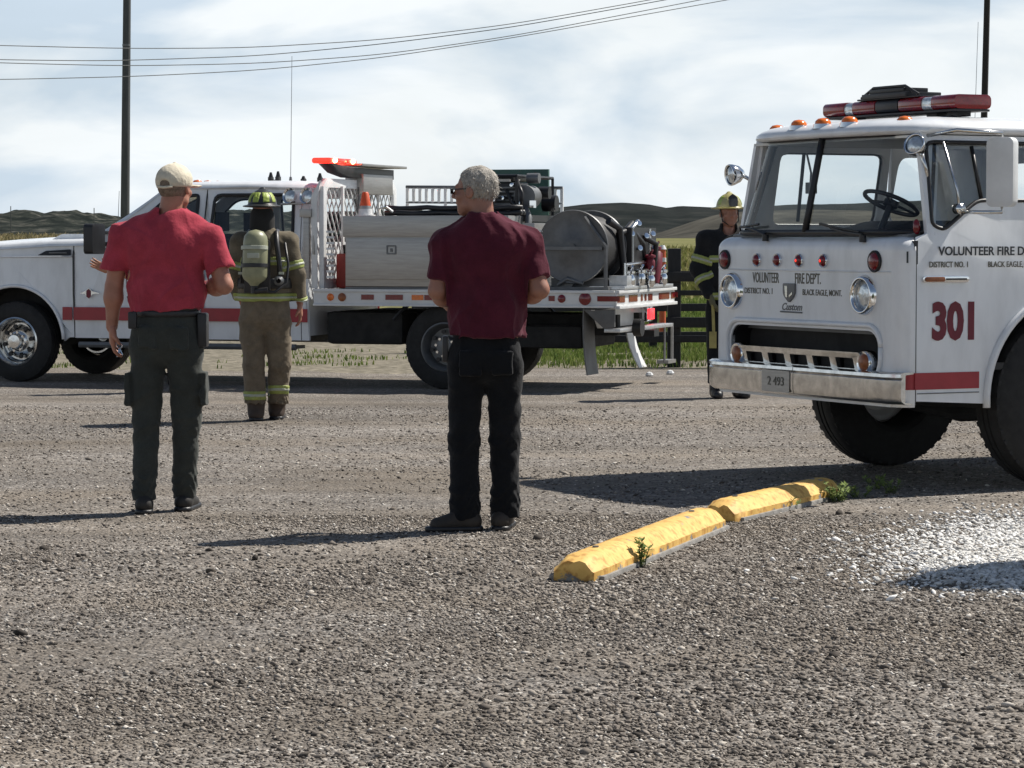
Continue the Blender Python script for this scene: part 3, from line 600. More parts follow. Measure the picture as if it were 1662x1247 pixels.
def wheel_stop(a, b, label, seed, hgt=.112, w0=.112, w1=.072):
    a = Vector((*a, 0)); b = Vector((*b, 0)); ln = (b-a).length; rg = random.Random(seed)
    t = thing('wheel_stop', label, 'parking stop', (a+b)/2, math.atan2(b.y-a.y, b.x-a.x), 'yellow wheel stops')
    prof = [(-w0, -.02), (-w0, .05), (-w0+.010, .055), (-w1-.008, hgt-.032), (-w1+.012, hgt-.012), (-w1+.04, hgt-.002), (0, hgt), (w1-.04, hgt-.002), (w1-.012, hgt-.012), (w1+.008, hgt-.032), (w0-.010, .055), (w0, .05), (w0, -.02)]
    rings = []; n = 46
    for i in range(n+1):
        x = -ln/2+ln*i/n; e = min(i, n-i); sh = {0: .80, 1: .93, 2: .985}.get(e, 1)
        rings.append([(x+rg.uniform(-.003, .003), y*sh+rg.uniform(-.0012, .0012), z*(sh if z > 0 else 1)+rg.uniform(-.0012, .0012)*(z > 0)-(.02*rg.random() if e < 2 and z > .08 and rg.random() < .4 else 0)) for y, z in prof])
    MB().loft(rings, True, True).build('body', SM, t, smooth=55)
    mb = MB(); mb.box(-ln/2+.04, ln/2-.04, -w0-.012, w0+.012, -.02, .022); mb.build('footing', conc, t, bevel=.006)
    for s in (-.36, .36): MB().cyl((ln*s, 0, hgt-.006), (ln*s, 0, hgt+.006), .014, n=10).build('anchor_pin', M['steel'], t)
    return t
A0 = at(932, dof(946), 0); A1 = at(1150, dof(858), 0)
wheel_stop(A0.xy, A1.xy, 'nearer yellow concrete wheel stop with a chipped end', 1)
B0 = at(1168, dof(848), 0); B1 = at(1342, dof(806), 0)
wheel_stop(B0.xy, B1.xy, 'farther yellow concrete wheel stop beside the weeds', 2)

# ------------------------------------------------------------ weeds
WM = leaf_mat('weed_leaf', [(.12, .18, .05), (.23, .30, .10), (.33, .39, .16)]); stem_m = material('weed_stem', (.07, .10, .03), .8)
def weed(x, y, h, ns, spread, label, seed, lw=.014):
    rg = random.Random(seed); t = thing('weed', label, 'plant', (x, y, 0), 0, 'green weeds growing through the gravel')
    st = MB(); lf = MB()
    for i in range(ns):
        a = rg.uniform(0, 2*PI); s = rg.uniform(.1, 1)*spread; hh = h*rg.uniform(.45, 1); p0 = Vector((math.cos(a)*s*.35, math.sin(a)*s*.35, -.01)); p1 = Vector((math.cos(a)*s, math.sin(a)*s, hh))
        pts = [p0.lerp(p1, k/4)+Vector((0, 0, .15*hh*math.sin(k/4*PI))) for k in range(5)]; st.tube(pts, [.003, .0026, .0022, .0018, .001], 4)
        for k in range(int(7+hh*40)):
            u = rg.uniform(.1, 1); c = p0.lerp(p1, u)+Vector((0, 0, .15*hh*math.sin(u*PI))); b = rg.uniform(0, 2*PI); L_ = rg.uniform(.6, 1.5)*lw*2.2; e = rg.uniform(-.1, .9)
            dr = Vector((math.cos(b)*math.cos(e), math.sin(b)*math.cos(e), math.sin(e))); sd_ = dr.cross(Vector((0, 0, 1))).normalized()*L_*.24
            m0 = c+dr*L_*.5; lf.add([c, m0+sd_, c+dr*L_, m0-sd_], [(0, 1, 2, 3)])
    st.build('stem', stem_m, t, smooth=0)
    o = lf.build('foliage', WM, t, smooth=0, recalc=False)
    n = len(o.data.vertices); a_ = o.data.attributes.new('tone', 'FLOAT', 'POINT'); a_.data.foreach_set('value', np.repeat([rg.random() for _ in range(n//4)], 4).astype(np.float32))
wp = lambda px, py: at(px, dof(py), 0)
for px, py, h, ns, sp, lab in ((1042, 922, .13, 9, .045, 'upright weed against the side of the nearer wheel stop'), (1243, 832, .08, 7, .08, 'low weed halfway along the farther wheel stop'), (1278, 828, .06, 6, .09, 'small weed right of the middle of the farther wheel stop'),
                               (1362, 815, .11, 20, .13, 'bushy weed at the far end of the yellow wheel stop'), (1398, 808, .06, 12, .12, 'flat weed just right of the bushy one'), (1424, 795, .08, 9, .09, 'weed in the shadow edge right of the wheel stops'), (1447, 802, .10, 10, .08, 'rightmost weed beyond the wheel stops')):
    q = wp(px, py); weed(q.x, q.y, h, ns, sp, lab, px)
# small pale scraps on the far gravel
for px, py, lab in ((1054, 611, 'small white scrap lying on the gravel left of the other'), (1088, 608, 'small white scrap on the gravel nearer the fence')):
    o = MB().lathe((0, 0, 0), (0, 0, 1), [(-.01, .03), (.015, .045), (.04, .03), (.05, 0)], 7).build('white_pebble', M['white2']); o.location = wp(px, py); tag(o, lab, 'pebble')

# unseen stand-in bush added past the right edge, casts the shadow on white stones
def stand_in_shrub(x, y, h, r, label):
    t = thing('shadow_stand_in', label, 'stand_in_shrub', (x, y, 0)); v = Vol((-r-.1, -r-.1, -.05), (r+.1, r+.1, h+.1), .04)
    v.ell((0, 0, h*.42), (r*.92, r*.92, h*.42), .1); v.ell((0, 0, h*.62), (r*.6, r*.6, h*.38), .1); v.wrinkle(.05, (9, 9, 9), 4)
    o = v.mesh('branches', material('stand_in_core', (.012, .02, .01), 1), t)
    vs = np.array([q.co[:] for q in o.data.vertices]); lf = MB(); rg = random.Random(5)
    for i in range(9000):
        c = Vector(vs[rg.randrange(len(vs))])*rg.uniform(.92, 1.08); dr = Vector((rg.gauss(0, 1), rg.gauss(0, 1), rg.gauss(.4, 1))).normalized(); s_ = dr.orthogonal().normalized()*.012; L_ = rg.uniform(.03, .07)
        lf.add([c, c+dr*L_*.5+s_, c+dr*L_, c+dr*L_*.5-s_], [(0, 1, 2, 3)])
    o = lf.build('foliage', WM, t, smooth=0, recalc=False); n = len(o.data.vertices)
    a_ = o.data.attributes.new('tone', 'FLOAT', 'POINT'); a_.data.foreach_set('value', np.repeat(RNG.uniform(0, .6, n//4), 4).astype(np.float32))
    MB().cyl((0, 0, -.1), (0, 0, h*.5), .05, .03).build('trunk', pm2, t)
stand_in_shrub(2.95, 12.2, 1.75, .52, 'unseen bush-shaped stand-in added to cast the shadow over the white stones')

# ------------------------------------------------------------ wheels
def wheel(parent, c, side, r, w, rim_r, style, name='wheel', detail=True):
    """axle along local y; side = +1/-1 says which way the outer face looks"""
    wh = bpy.data.objects.new(name, None); COL.objects.link(wh); wh.parent = parent; wh.location = c
    ay = (0, side, 0); k = rim_r
    t = MB(); t.lathe((0, 0, 0), ay, [(-w/2+.02, k), (-w/2, k+.03), (-w/2+.01, r*.88), (-w/2+.035, r*.975), (-w/2+.06, r), (-.03, r), (-.028, r-.012), (-.016, r-.012), (-.014, r), (.014, r), (.016, r-.012), (.028, r-.012), (.03, r), (w/2-.06, r), (w/2-.035, r*.975), (w/2-.01, r*.88), (w/2, k+.05), (w/2-.004, k+.03), (w/2-.02, k), (w/2-.05, k-.02), (-w/2+.05, k-.02), (-w/2+.02, k)], 56)
    nl = 44
    for i in range(nl):
        a = 2*PI*i/nl
        for s in (-1, 1):
            Mx = Matrix.Rotation(a+(.5*2*PI/nl if s > 0 else 0), 4, 'Y')
            t.box(r-.04, r-.009, s*(w/2-.055)-.028, s*(w/2-.055)+.028, -.014, .014, Mx)
    t.build('tyre', M['rubber'], wh, smooth=35)
    o = w/2-.01
    if style == 'steel':
        pr = [(o, k+.012), (o+.006, k), (o-.02, k-.02), (o-.06, k-.035), (o-.07, k*.75), (o-.035, k*.62), (o-.04, k*.42), (o+.0, k*.36), (o+.01, k*.2), (o+.02, 0)]
        MB().lathe((0, 0, 0), ay, pr, 40).build('rim', M['white2'], wh, smooth=40); hub = M['steel']
    else:
        pr = [(o+.002, k+.014), (o+.008, k), (o-.012, k-.014), (o-.03, k-.03), (o-.12, k*.80), (o-.12, k*.72), (o-.05, k*.5), (o-.035, k*.42), (o-.03, k*.36), (o+.01, k*.33), (o+.03, k*.28), (o+.035, 0)]
        if style == 'dual': pr = [(o+.002, k+.014), (o+.008, k), (o-.012, k-.014), (o-.07, k-.03), (o-.12, k*.8), (o-.12, k*.45), (o-.02, k*.38), (o-.01, 0)]
        MB().lathe((0, 0, 0), ay, pr, 40).build('rim', M['chrome_worn'] if style != 'dual' else M['steel'], wh, smooth=40); hub = M['black']
    if not detail: return wh
    nut = MB().cyl((0, -.02*side, 0), (0, .025*side, 0), .014, n=6).build('lug_nut', M['chrome'], wh, smooth=30); vent = MB().cyl((0, -.010*side, 0), (0, .012*side, 0), k*.095, n=12).build('vent_hole', M['black'], wh, smooth=30)
    for i in range(8):
        for pr_, a, rr, yy in ((nut, 2*PI*i/8+.2, k*.40, o-.03), (vent, 2*PI*(i+.5)/8+.2, k*.66, o-.066)):
            c_ = pr_ if i == 0 else pr_.copy()
            if i: COL.objects.link(c_)
            c_.parent = wh; c_.location = (math.cos(a)*rr, side*yy, math.sin(a)*rr)
    return wh

# ------------------------------------------------------------ old cab-over fire engine (t = distance back from the bumper)
def fire_engine():
    T = thing('fire_engine', 'old white cab-over fire engine numbered 301 at the right', 'fire engine', (1.665, 16.43, 0), R(207))
    P = lambda t, y, z: (-t, y, z)
    W2 = 1.02; XF = .06; RC = .10
    Wh = M['white']
    # plan path of the lower cab from the left seam round the front to the right seam, inset by o
    def plan(o, back=.155, n=7):
        pts = []; r = RC-o*.0
        hw = W2-o; xf = XF+o; r = max(RC-o*.5, .03)
        pts.append((back, hw))
        for i in range(n+1): a = PI/2*i/n; pts.append((xf+r-r*math.sin(a), hw-r+r*math.cos(a)))
        for i in range(n+1): a = PI/2*i/n; pts.append((xf+r-r*math.cos(a), -hw+r-r*math.sin(a)))
        pts.append((back, -hw)); return pts
    hf = W2-RC
    # corners below the shoulder
    for s, nm in ((1, 'left'), (-1, 'right')):
        mb = MB(); rings = []
        for z in (.50, .53, .8, 1.1, 1.28, 1.385):
            pl = plan(0 if z > .51 else .012); pl = pl[:9] if s > 0 else pl[9:]
            rings.append([P(a, b, z) for a, b in pl])
        mb.loft(rings, False); mb.build('cab_corner', Wh, T, smooth=50, recalc=False)
    # flat front with the grille opening
    hole = rrect(-.80, .80, .665, .925, .10, 5)
    hl = [circ(q_, 1.128, .106, 24) for q_ in (-.775, .66)]
    mb = MB(); mb.panel([(-hf, .50), (hf, .50), (hf, 1.385), (-hf, 1.385)], [hole]+hl, lambda a, b, w: P(XF+w, a, b), .03); mb.build('front_panel', Wh, T)
    # raised lip around the grille opening, crease above the lettering
    lip = [P(XF-.004, a, b) for a, b in rrect(-.83, .83, .645, .955, .12, 6)]; mb = MB(); mb.tube(lip+[lip[0]], .016, 8); mb.build('grille_surround', Wh, T, smooth=180)
    mb = MB(); mb.tube([P(XF-.001, -hf, 1.262), P(XF-.001, hf, 1.262)], .005, 6); mb.build('front_crease', Wh, T, smooth=180)
    # shoulder and cowl top
    mb = MB(); rings = []
    for i in range(8):
        a = PI/2*i/7; rings.append([P(x, y, 1.385+.075*math.sin(a)) for x, y in plan(.075*(1-math.cos(a)))])
    rings.append([P(x+.0, y, 1.468) for x, y in plan(.13)])
    rings.append([P(x, y, 1.478) for x, y in [(min(.6, p[0]+.18), p[1]*.93) for p in plan(.13)]])
    mb.loft(rings, False); mb.build('cowl', Wh, T, smooth=180, recalc=False)
    # side walls, near (left) and far (right)
    def side_y(z): return W2 if z < 1.42 else W2-.0-(z-1.42)*.235
    arch = circ(1.265, .53, .60, 18, R(185), R(-5))      # from front-bottom over to the back
    arch = [(a, b) for a, b in arch]
    for s in (1, -1):
        f = lambda a, b, w, s=s: P(a, s*(side_y(b)-w), b)
        win = roundpoly([(.315, 2.0), (.285, 1.53), (.36, 1.50), (.62, 1.67), (1.22, 1.67), (1.22, 2.0)], [.05, .03, .05, .05, .04, .05])
        if s < 0: win = roundpoly([(.46, 1.99), (.46, 1.535), (1.24, 1.535), (1.24, 1.99)], .06)
        win2 = roundpoly([(1.36, 1.98), (1.34, 1.55), (1.68, 1.55), (1.68, 1.98)], .09, 5)
        door = [(.168, .535), (.168, 1.44), (.20, 1.46), (.245, 1.48), (.27, 2.04), (1.28, 2.04), (1.28, 1.16)]+[p for p in circ(1.265, .53, .60, 18, R(84), R(182))]
        mb = MB(); mb.panel(door, [win], f, .03)
        d = mb.build('door', Wh, T, smooth=30)
        # rear of the cab behind the door
        rear = [(1.29, 2.04), (2.05, 2.04), (2.05, .55), (1.83, .55)]+[p for p in circ(1.265, .53, .60, 14, R(0), R(82))]
        mb = MB(); mb.panel(rear, [win2], f, .03); mb.build('cab_side', Wh, T, smooth=30)
        # dark seam backing
        mb = MB(); mb.box(-.175, -.150, s*(W2-.03), s*(W2-.004), .53, 1.44); mb.build('door_seam', M['black'], d)
        mb = MB(); mb.box(-.60, -.172, s*(W2-.004), s*(W2+.004), .575, .581); mb.build('sill_seam', M['steel'], d)
        mb = MB(); mb.panel(win, [], lambda a, b, w, s=s: P(a, s*(side_y(b)-.014-w), b), .002); mb.build('window_pane', M['glass'], d, smooth=0)
        g = [P(a, s*(side_y(b)+.001), b) for a, b in win]; mb = MB(); mb.tube(g+[g[0]], .012, 6); mb.build('window_seal', M['black'], d, smooth=180)
        g = [P(a, s*(side_y(b)+.001), b) for a, b in win2]; mb = MB(); mb.tube(g+[g[0]], .010, 6); mb.build('quarter_window_seal', M['black'], T, smooth=180)
        mb = MB(); mb.panel(win2, [], lambda a, b, w, s=s: P(a, s*(side_y(b)-.014-w), b), .002); mb.build('quarter_window', M['glass'], T, smooth=0)
        mb = MB(); x = .66; mb.tube([P(x, s*(side_y(1.56 if s < 0 else 1.68)-.012), 1.56 if s < 0 else 1.68), P(x-.02, s*(side_y(1.98)-.012), 1.98)], .012, 6); mb.build('vent_bar', M['black'], d, smooth=180)
        # wheel arch flange
        g = [P(a, s*(W2+.006), b) for a, b in circ(1.265, .53, .615, 30, R(184), R(-2))]; mb = MB(); mb.tube(g, .022, 8); mb.build('wheel_arch', Wh, T, smooth=180)
        mb = MB(); mb.panel(circ(1.265, .53, .60, 24, R(185), R(-5)), [], lambda a, b, w, s=s: P(a, s*(W2-.36-w), b), .02); mb.build('wheel_well', M['under'], T)
        mb = MB(); mb.loft([[P(a, s*(W2-.01), b) for a, b in circ(1.265, .53, .60, 24, R(185), R(-5))], [P(a, s*(W2-.36), b) for a, b in circ(1.265, .53, .60, 24, R(185), R(-5))]], False); mb.build('well_liner', M['under'], T, smooth=180, recalc=False)
        # red stripe
        ys = [(a, b) for a, b in plan(-.0035)]; ys = (ys[:7] if s > 0 else ys[-7:][::-1])
        ys = [(.60, s*(W2+.0035))]+ys
        mb = MB(); mb.loft([[P(a, b, .60) for a, b in ys], [P(a, b, .695) for a, b in ys]], False); mb.build('red_stripe', M['red'], T, smooth=180, recalc=False)
        # window sill bead, handle
        mb = MB(); mb.box(-1.2, -1.04, s*(W2+.02), s*(W2+.035), 1.33, 1.35); mb.box(-1.19, -1.17, s*W2, s*(W2+.03), 1.33, 1.35); mb.box(-1.07, -1.05, s*W2, s*(W2+.03), 1.33, 1.35); mb.build('door_handle', M['chrome'], d, bevel=.004)
        # side marker lamp
        mb = MB(); mb.panel(rrect(.20, .52, 1.205, 1.24, .016), [], lambda a, b, w, s=s: P(a, s*(W2+w), b), .012); mb.build('side_marker', M['chrome'], d, bevel=.003)
        mb = MB(); mb.panel(rrect(.215, .345, 1.209, 1.236, .012), [], lambda a, b, w, s=s: P(a, s*(W2+.012+w), b), .012); mb.build('marker_lens', M['ambdark'], d, bevel=.004)
        mb = MB(); mb.box(-.50, -.36, s*(W2+.012), s*(W2+.016), 1.218, 1.228); mb.build('marker_slot', M['black'], d)
    # windshield surface: u = y at the base, v = 0..1 up
    def ws(u, v, w=0):
        q = abs(u)/.965; t0 = .085+.05*q**2+.155*max(0, (q-.72)/.28)**2
        y = u*(1-.135*v); z = 1.488+.565*v; return P(t0+.12*v+w, y*(1-w*.4), z)
    us = lambda a, b, n=14: [a+(b-a)*i/n for i in range(n+1)]
    for a, b in ((-.955, -.012), (.012, .955)):
        for w_, nm in ((0, 'windshield'),):
            mb = MB(); mb.loft([[ws(u, v) for u in us(a, b)] for v in (.02, .25, .5, .75, .97)], False); mb.build(nm, M['glass'], T, smooth=180, recalc=False)
    lp = [ws(u, 0) for u in us(-.965, .965, 30)]+[ws(.965, v) for v in (.25, .5, .75)]+[ws(u, 1) for u in us(.965, -.965, 30)]+[ws(-.965, v) for v in (.75, .5, .25)]
    mb = MB(); mb.tube(lp+[lp[0], lp[1]], .017, 8); mb.build('windshield_seal', M['black'], T, smooth=180)
    mb = MB(); mb.tube([ws(0, v, -.004) for v in (-.0, .25, .5, .75, 1)], .021, 8); mb.build('windshield_divider', M['black'], T, smooth=180)
    # corner pillars between windshield and door frame
    for s in (1, -1):
        mb = MB(); rings = []
        for v in (-.03, .25, .5, .75, 1.03):
            a = Vector(ws(s*.968, v)); z = a.z; b = Vector(P(.30 if v < .1 else .285, s*side_y(z), z)); m_ = (a+b)/2+Vector((.02, s*.012, 0))
            rings.append([a, m_, b, b+Vector((-.02, -s*.05, 0)), m_+Vector((-.05, -s*.04, 0)), a+Vector((-.04, -s*.01, 0))])
        mb.loft(rings, True, True); mb.build('pillar', Wh, T, smooth=60)
        mb = MB(); mb.loft([[P(.16, s*(W2-.008), 1.385), P(.31, s*(W2-.008), 1.385)], [P(.175, s*(W2-.03), 1.46), P(.31, s*(W2-.018), 1.50)]], False); mb.build('pillar_foot', Wh, T, recalc=False)
    # roof: domed shell with an overhanging brow
    def rp(o, n=10):
        pts = []; hw = .905-o; t0 = .17+o; t1 = 2.08-o; 
        for i in range(25):
            u = -hw+2*hw*i/24; q = abs(u)/hw; pts.append((t0+.16*max(0, (q-.55)/.45)**2.2, u))
        pts += [(t0+.5, hw), (t0+1.0, hw), (t1-.1, hw), (t1, hw-.1), (t1, 0), (t1, -hw+.1), (t1-.1, -hw), (t0+1.0, -hw), (t0+.5, -hw)]
        return pts
    rings = []
    for o, z in ((.04, 2.045), (.0, 2.05), (-.012, 2.065), (-.008, 2.085), (.012, 2.105), (.05, 2.125), (.12, 2.142), (.25, 2.157), (.45, 2.166), (.80, 2.17)):
        rings.append([P(a, b, z) for a, b in rp(o)])
    mb = MB(); mb.loft(rings, True, True); mb.build('roof', Wh, T, smooth=50)
    # drip rail
    # interior
    iw = M['cabin']
    mb = MB(); mb.panel([(-.97, .6), (.97, .6), (.97, 1.5), (.84, 2.04), (-.84, 2.04), (-.97, 1.5)], [rrect(-.60, .60, 1.60, 1.93, .08)], lambda a, b, w: P(2.03-w, a, b), .03); mb.build('cab_back_wall', iw, T)
    mb = MB(); mb.box(-2.0, -.25, -.84, .84, 2.025, 2.04); mb.build('headliner', iw, T)
    mb = MB(); mb.box(-2.0, -.2, -.97, .97, .70, .74); mb.build('cab_floor', M['black'], T)
    dash = [(.16, 1.475), (.30, 1.50), (.46, 1.50), (.52, 1.44), (.50, 1.25), (.30, .9), (.16, .9)]
    mb = MB(); mb.panel(dash, [], lambda a, b, w: P(a, -.94+w, b), 1.88); mb.build('dashboard', M['steel'], T)
    mb = MB(); mb.panel(roundpoly([(.55, 1.0), (.52, 1.50), (.75, 1.56), (1.35, 1.56), (1.42, 1.0)], .06), [], lambda a, b, w: P(a, -.34+w, b), .50); mb.build('engine_cover', M['seat'], T, bevel=.02)
    for yc in (-.62, .62):
        mb = MB(); mb.box(-1.45, -.95, yc-.26, yc+.26, 1.05, 1.2); mb.box(-1.55, -1.43, yc-.25, yc+.25, 1.15, 1.62 if yc > 0 else 1.55); mb.build('seat', M['seat'], T, bevel=.04)
    # steering wheel
    c = Vector(P(.46, .34, 1.66)); ax = Vector((-.42, 0, .9)).normalized(); u = ax.orthogonal().normalized(); w = ax.cross(u)
    mb = MB(); g = [c+(u*math.cos(2*PI*i/28)+w*math.sin(2*PI*i/28))*.165 for i in range(29)]; mb.tube(g, .013, 8)
    for i in range(3): a = 2*PI*i/3; mb.tube([c, c+(u*math.cos(a)+w*math.sin(a))*.165], .009, 6)
    mb.cyl(c-ax*.02, c+ax*.015, .045); mb.tube([c, c-ax*.5], .02, 8); mb.build('steering_wheel', M['black'], T, smooth=50)
    # small handset hanging inside
    mb = MB(); mb.tube([P(.52, -.66, 1.98), P(.54, -.64, 1.86), P(.53, -.63, 1.80)], .008, 6); mb.box(-.56, -.51, -.66, -.60, 1.73, 1.80); mb.build('radio_handset', M['steel'], T, bevel=.006)
    # headlights
    for s in (1, -1):
        h = bpy.data.objects.new('headlight', None); COL.objects.link(h); h.parent = T; h.location = P(XF, .66 if s > 0 else -.775, 1.128)
        mb = MB(); mb.lathe((0, 0, 0), (1, 0, 0), [(-.03, .082), (.0, .084), (.025, .088), (.034, .094), (.036, .101), (.028, .108), (.010, .114), (-.002, .118)], 36); mb.build('rim', M['chrome'], h, smooth=180)
        mb = MB(); mb.lathe((0, 0, 0), (1, 0, 0), [(-.012, .086), (.004, .078), (.014, .055), (.019, .025), (.020, 0)], 32); mb.build('lens', M['lens'], h, smooth=180)
        mb = MB(); mb.lathe((0, 0, 0), (1, 0, 0), [(-.06, .10), (-.03, .09), (-.03, 0)], 24); mb.build('bowl', M['chrome_worn'], h, smooth=180)
        # eyebrow above
    # red lamps: two big at the ends, four small between
    for y, r, lit in ((-.865, .050, 0), (.765, .052, 0), (-.49, .034, 0), (-.26, .034, 0), (-.02, .034, 1), (.24, .034, 1)):
        h = bpy.data.objects.new('red_lamp', None); COL.objects.link(h); h.parent = T; h.location = P(XF-.002, y, 1.322)
        mb = MB(); mb.lathe((0, 0, 0), (1, 0, 0), [(-.01, r*1.22), (.008, r*1.22), (.014, r*1.12), (.012, r)], 28); mb.build('rim', M['chrome'] if r < .05 else M['black'], h, smooth=40)
        mb = MB(); mb.lathe((0, 0, 0), (1, 0, 0), [(.0, r), (.014, r*.96), (.024, r*.7), (.029, r*.3), (.030, 0)], 24); mb.build('lens', M['redlens'], h, smooth=180)
        if lit: MB().lathe((0, 0, 0), (1, 0, 0), [(.0285, r*.28), (.0315, r*.15), (.032, 0)], 12).build('bulb_glow', M['redlit'], h)
    # grille
    mb = MB(); mb.box(-.30, -.20, -.88, .88, .6, 1.0); mb.build('grille_recess', M['under'], T)
    mb = MB(); mb.loft([[P(XF+.01, a, b) for a, b in hole], [P(.2, a, b) for a, b in hole]], True); mb.build('recess_wall', M['black'], T, recalc=False)
    slots = [rrect(-.60+.245*i+.02, -.60+.245*i+.20, .705, .765, .008) for i in range(5)]
    mb = MB(); mb.panel(rrect(-.66, .66, .685, .80, .02), slots, lambda a, b, w: P(XF-.005-(.03*(b-.68)/.12)+w, a, b), .03); mb.build('grille_bar', M['chrome_worn'], T, bevel=.005)
    mb = MB(); mb.tube([P(XF-.03, -.66, .683), P(XF-.03, .66, .683)], .012, 8); mb.build('grille_rail', M['chrome'], T, smooth=180)
    for i in range(5): mb = MB(); mb.box(-.16, -.10, -.585+.245*i, -.405+.245*i, .70, .77); mb.build('grille_slot', M['under'], T)
    for s in (1, -1):
        h = bpy.data.objects.new('turn_signal', None); COL.objects.link(h); h.parent = T; h.location = P(XF-.01, s*.69, .745)
        MB().lathe((0, 0, 0), (1, 0, 0), [(-.04, .072), (.01, .07), (.022, .062), (.018, .05)], 28).build('rim', M['chrome'], h, smooth=60)
        MB().lathe((0, 0, 0), (1, 0, 0), [(.0, .052), (.02, .048), (.03, .03), (.034, 0)], 24).build('lens', M['ambdark'], h, smooth=180)
    # bumper: chrome channel in two lengths with a joint
    def bumper(y0, y1):
        pr = [(.075, .515), (.03, .52), (.006, .535), (.0, .56), (.0, .655), (.010, .668), (-.004, .672), (-.002, .69), (.02, .70), (.085, .70), (.085, .69), (.03, .685), (.03, .53), (.075, .525)]
        mb = MB(); n = 10; rg = []
        for i in range(n+1):
            y = y0+(y1-y0)*i/n; e = max(0, abs(y)-.95)/.09; rg.append([P(a+.05*e*e, y, b) for a, b in pr])
        mb.loft(rg, True, True); return mb
    b = bumper(-1.04, -.0).build('front_bumper', M['chrome_worn'], T, smooth=30); b2 = bumper(.006, 1.04).build('front_bumper', M['chrome_worn'], T, smooth=30)
    mb = MB(); mb.panel(rrect(-.335, -.03, .535, .665, .012), [], lambda a, b_, w: P(-.006+w, a, b_), .004); lp_ = mb.build('license_plate', M['alu'], T)
    MXf = lambda y, z, x=-XF+.0: Matrix.Translation((x, y, z)) @ Matrix(((0, 0, 1, 0), (1, 0, 0, 0), (0, 1, 0, 0), (0, 0, 0, 1)))
    lettering('plate_number', '2 493', .075, MXf(-.27, .575, .0075), M['inkgold'], lp_, sx=1.1)
    # front lettering (reads left to right as seen from the front: +y is to the right)
    def FT(txt, size, y, z, bold=0, sx=1, mat='ink', al='LEFT', sh=0, nm='lettering'): lettering(nm, txt, size, MXf(y, z, -XF+.001), M[mat], T, bold, sx, al, sh)
    FT('VOLUNTEER', .088, -.545, 1.186, .0008, .60, 'inkgold'); FT("FIRE DEP'T.", .088, -.075, 1.186, .0008, .66, 'inkgold')
    FT('DISTRICT NO. 1', .050, -.64, 1.118, .0003, .92, 'inkgold'); FT('BLACK EAGLE, MONT.', .050, .01, 1.118, .0003, .84, 'inkgold')
    # crest and script emblem
    mb = MB(); mb.panel(roundpoly([(-.19, 1.185), (-.06, 1.185), (-.06, 1.115), (-.125, 1.07), (-.19, 1.115)], [.01, .01, .03, .01, .03]), [], lambda a, b_, w: P(XF-.012+w, a, b_), .012); cr_ = mb.build('crest_badge', M['steel'], T, bevel=.003)
    mb = MB(); mb.panel(roundpoly([(-.165, 1.17), (-.135, 1.17), (-.135, 1.10), (-.155, 1.105)], .004), [], lambda a, b_, w: P(XF-.016+w, a, b_), .004); mb.panel([(-.115, 1.10), (-.08, 1.12), (-.08, 1.135), (-.115, 1.115)], [], lambda a, b_, w: P(XF-.016+w, a, b_), .004); mb.build('crest_shield', M['chrome_worn'], cr_)
    FT('Custom', .060, -.22, 1.025, .001, 1.15, 'steel', sh=.35, nm='script_emblem')
    mb = MB(); mb.tube([P(XF-.004, -.225, 1.015), P(XF-.004, .01, 1.013)], .005, 6); mb.build('emblem_underline', M['steel'], T)
    ca_, sa_ = math.cos(R(33)), math.sin(R(33))
    lettering('unit_number', '1', .092, Matrix.Translation((-.078, 1.013, 1.316)) @ Matrix(((-ca_, 0, sa_, 0), (sa_, 0, ca_, 0), (0, 1, 0, 0), (0, 0, 0, 1))), M['ink'], T, .001)
    # left-side lettering (viewer sees -x running to the right)
    MS = lambda t, z: Matrix.Translation((-t, W2+.002, z)) @ Matrix(((-1, 0, 0, 0), (0, 0, 1, 0), (0, 1, 0, 0), (0, 0, 0, 1)))
    def ST(txt, size, t, z, bold=0, sx=1, mat='ink', nm='lettering'): lettering(nm, txt, size, MS(t, z), M[mat], T, bold, sx)
    ST("VOLUNTEER FIRE DEP'T.", .070, .313, 1.358, .0013, .98)
    ST('DISTRICT NO. 1', .046, .248, 1.290, .0004, .84, 'inkgold'); ST('BLACK EAGLE, MONT.', .046, .655, 1.290, .0004, .84, 'inkgold')
    ST('301', .280, .268, .890, .013, .78, 'dred', 'unit_number')
    # wipers
    for pts, bl in (([ws(-.40, -.02, -.03), ws(-.52, .03, -.045), ws(-.75, .07, -.03)], [ws(-.95, -.01, -.035), ws(-.75, .06, -.035), ws(-.50, .09, -.035)]),
                    ([ws(.62, -.03, -.04), ws(.45, .0, -.05), ws(.30, .05, -.04)], [ws(.18, .09, -.03), ws(.38, .04, -.035), ws(.58, .0, -.035)])):
        mb = MB(); mb.tube(pts, [.012, .009, .006], 6); mb.cyl(pts[0], Vector(pts[0])+Vector((0, 0, -.04)), .02); w_ = mb.build('wiper_arm', M['black'], T, smooth=60)
        mb = MB(); mb.tube(bl, .008, 6); mb.build('wiper_blade', M['black'], w_, smooth=60)
    # red rag / lamp at the right of the windshield
    mb = MB(); mb.lathe(ws(.925, -.02, -.02), (0, 0, 1), [(0, .012), (.03, .022), (.07, .018), (.085, .006)], 14); mb.build('red_cowl_lamp', M['redlens'], T)
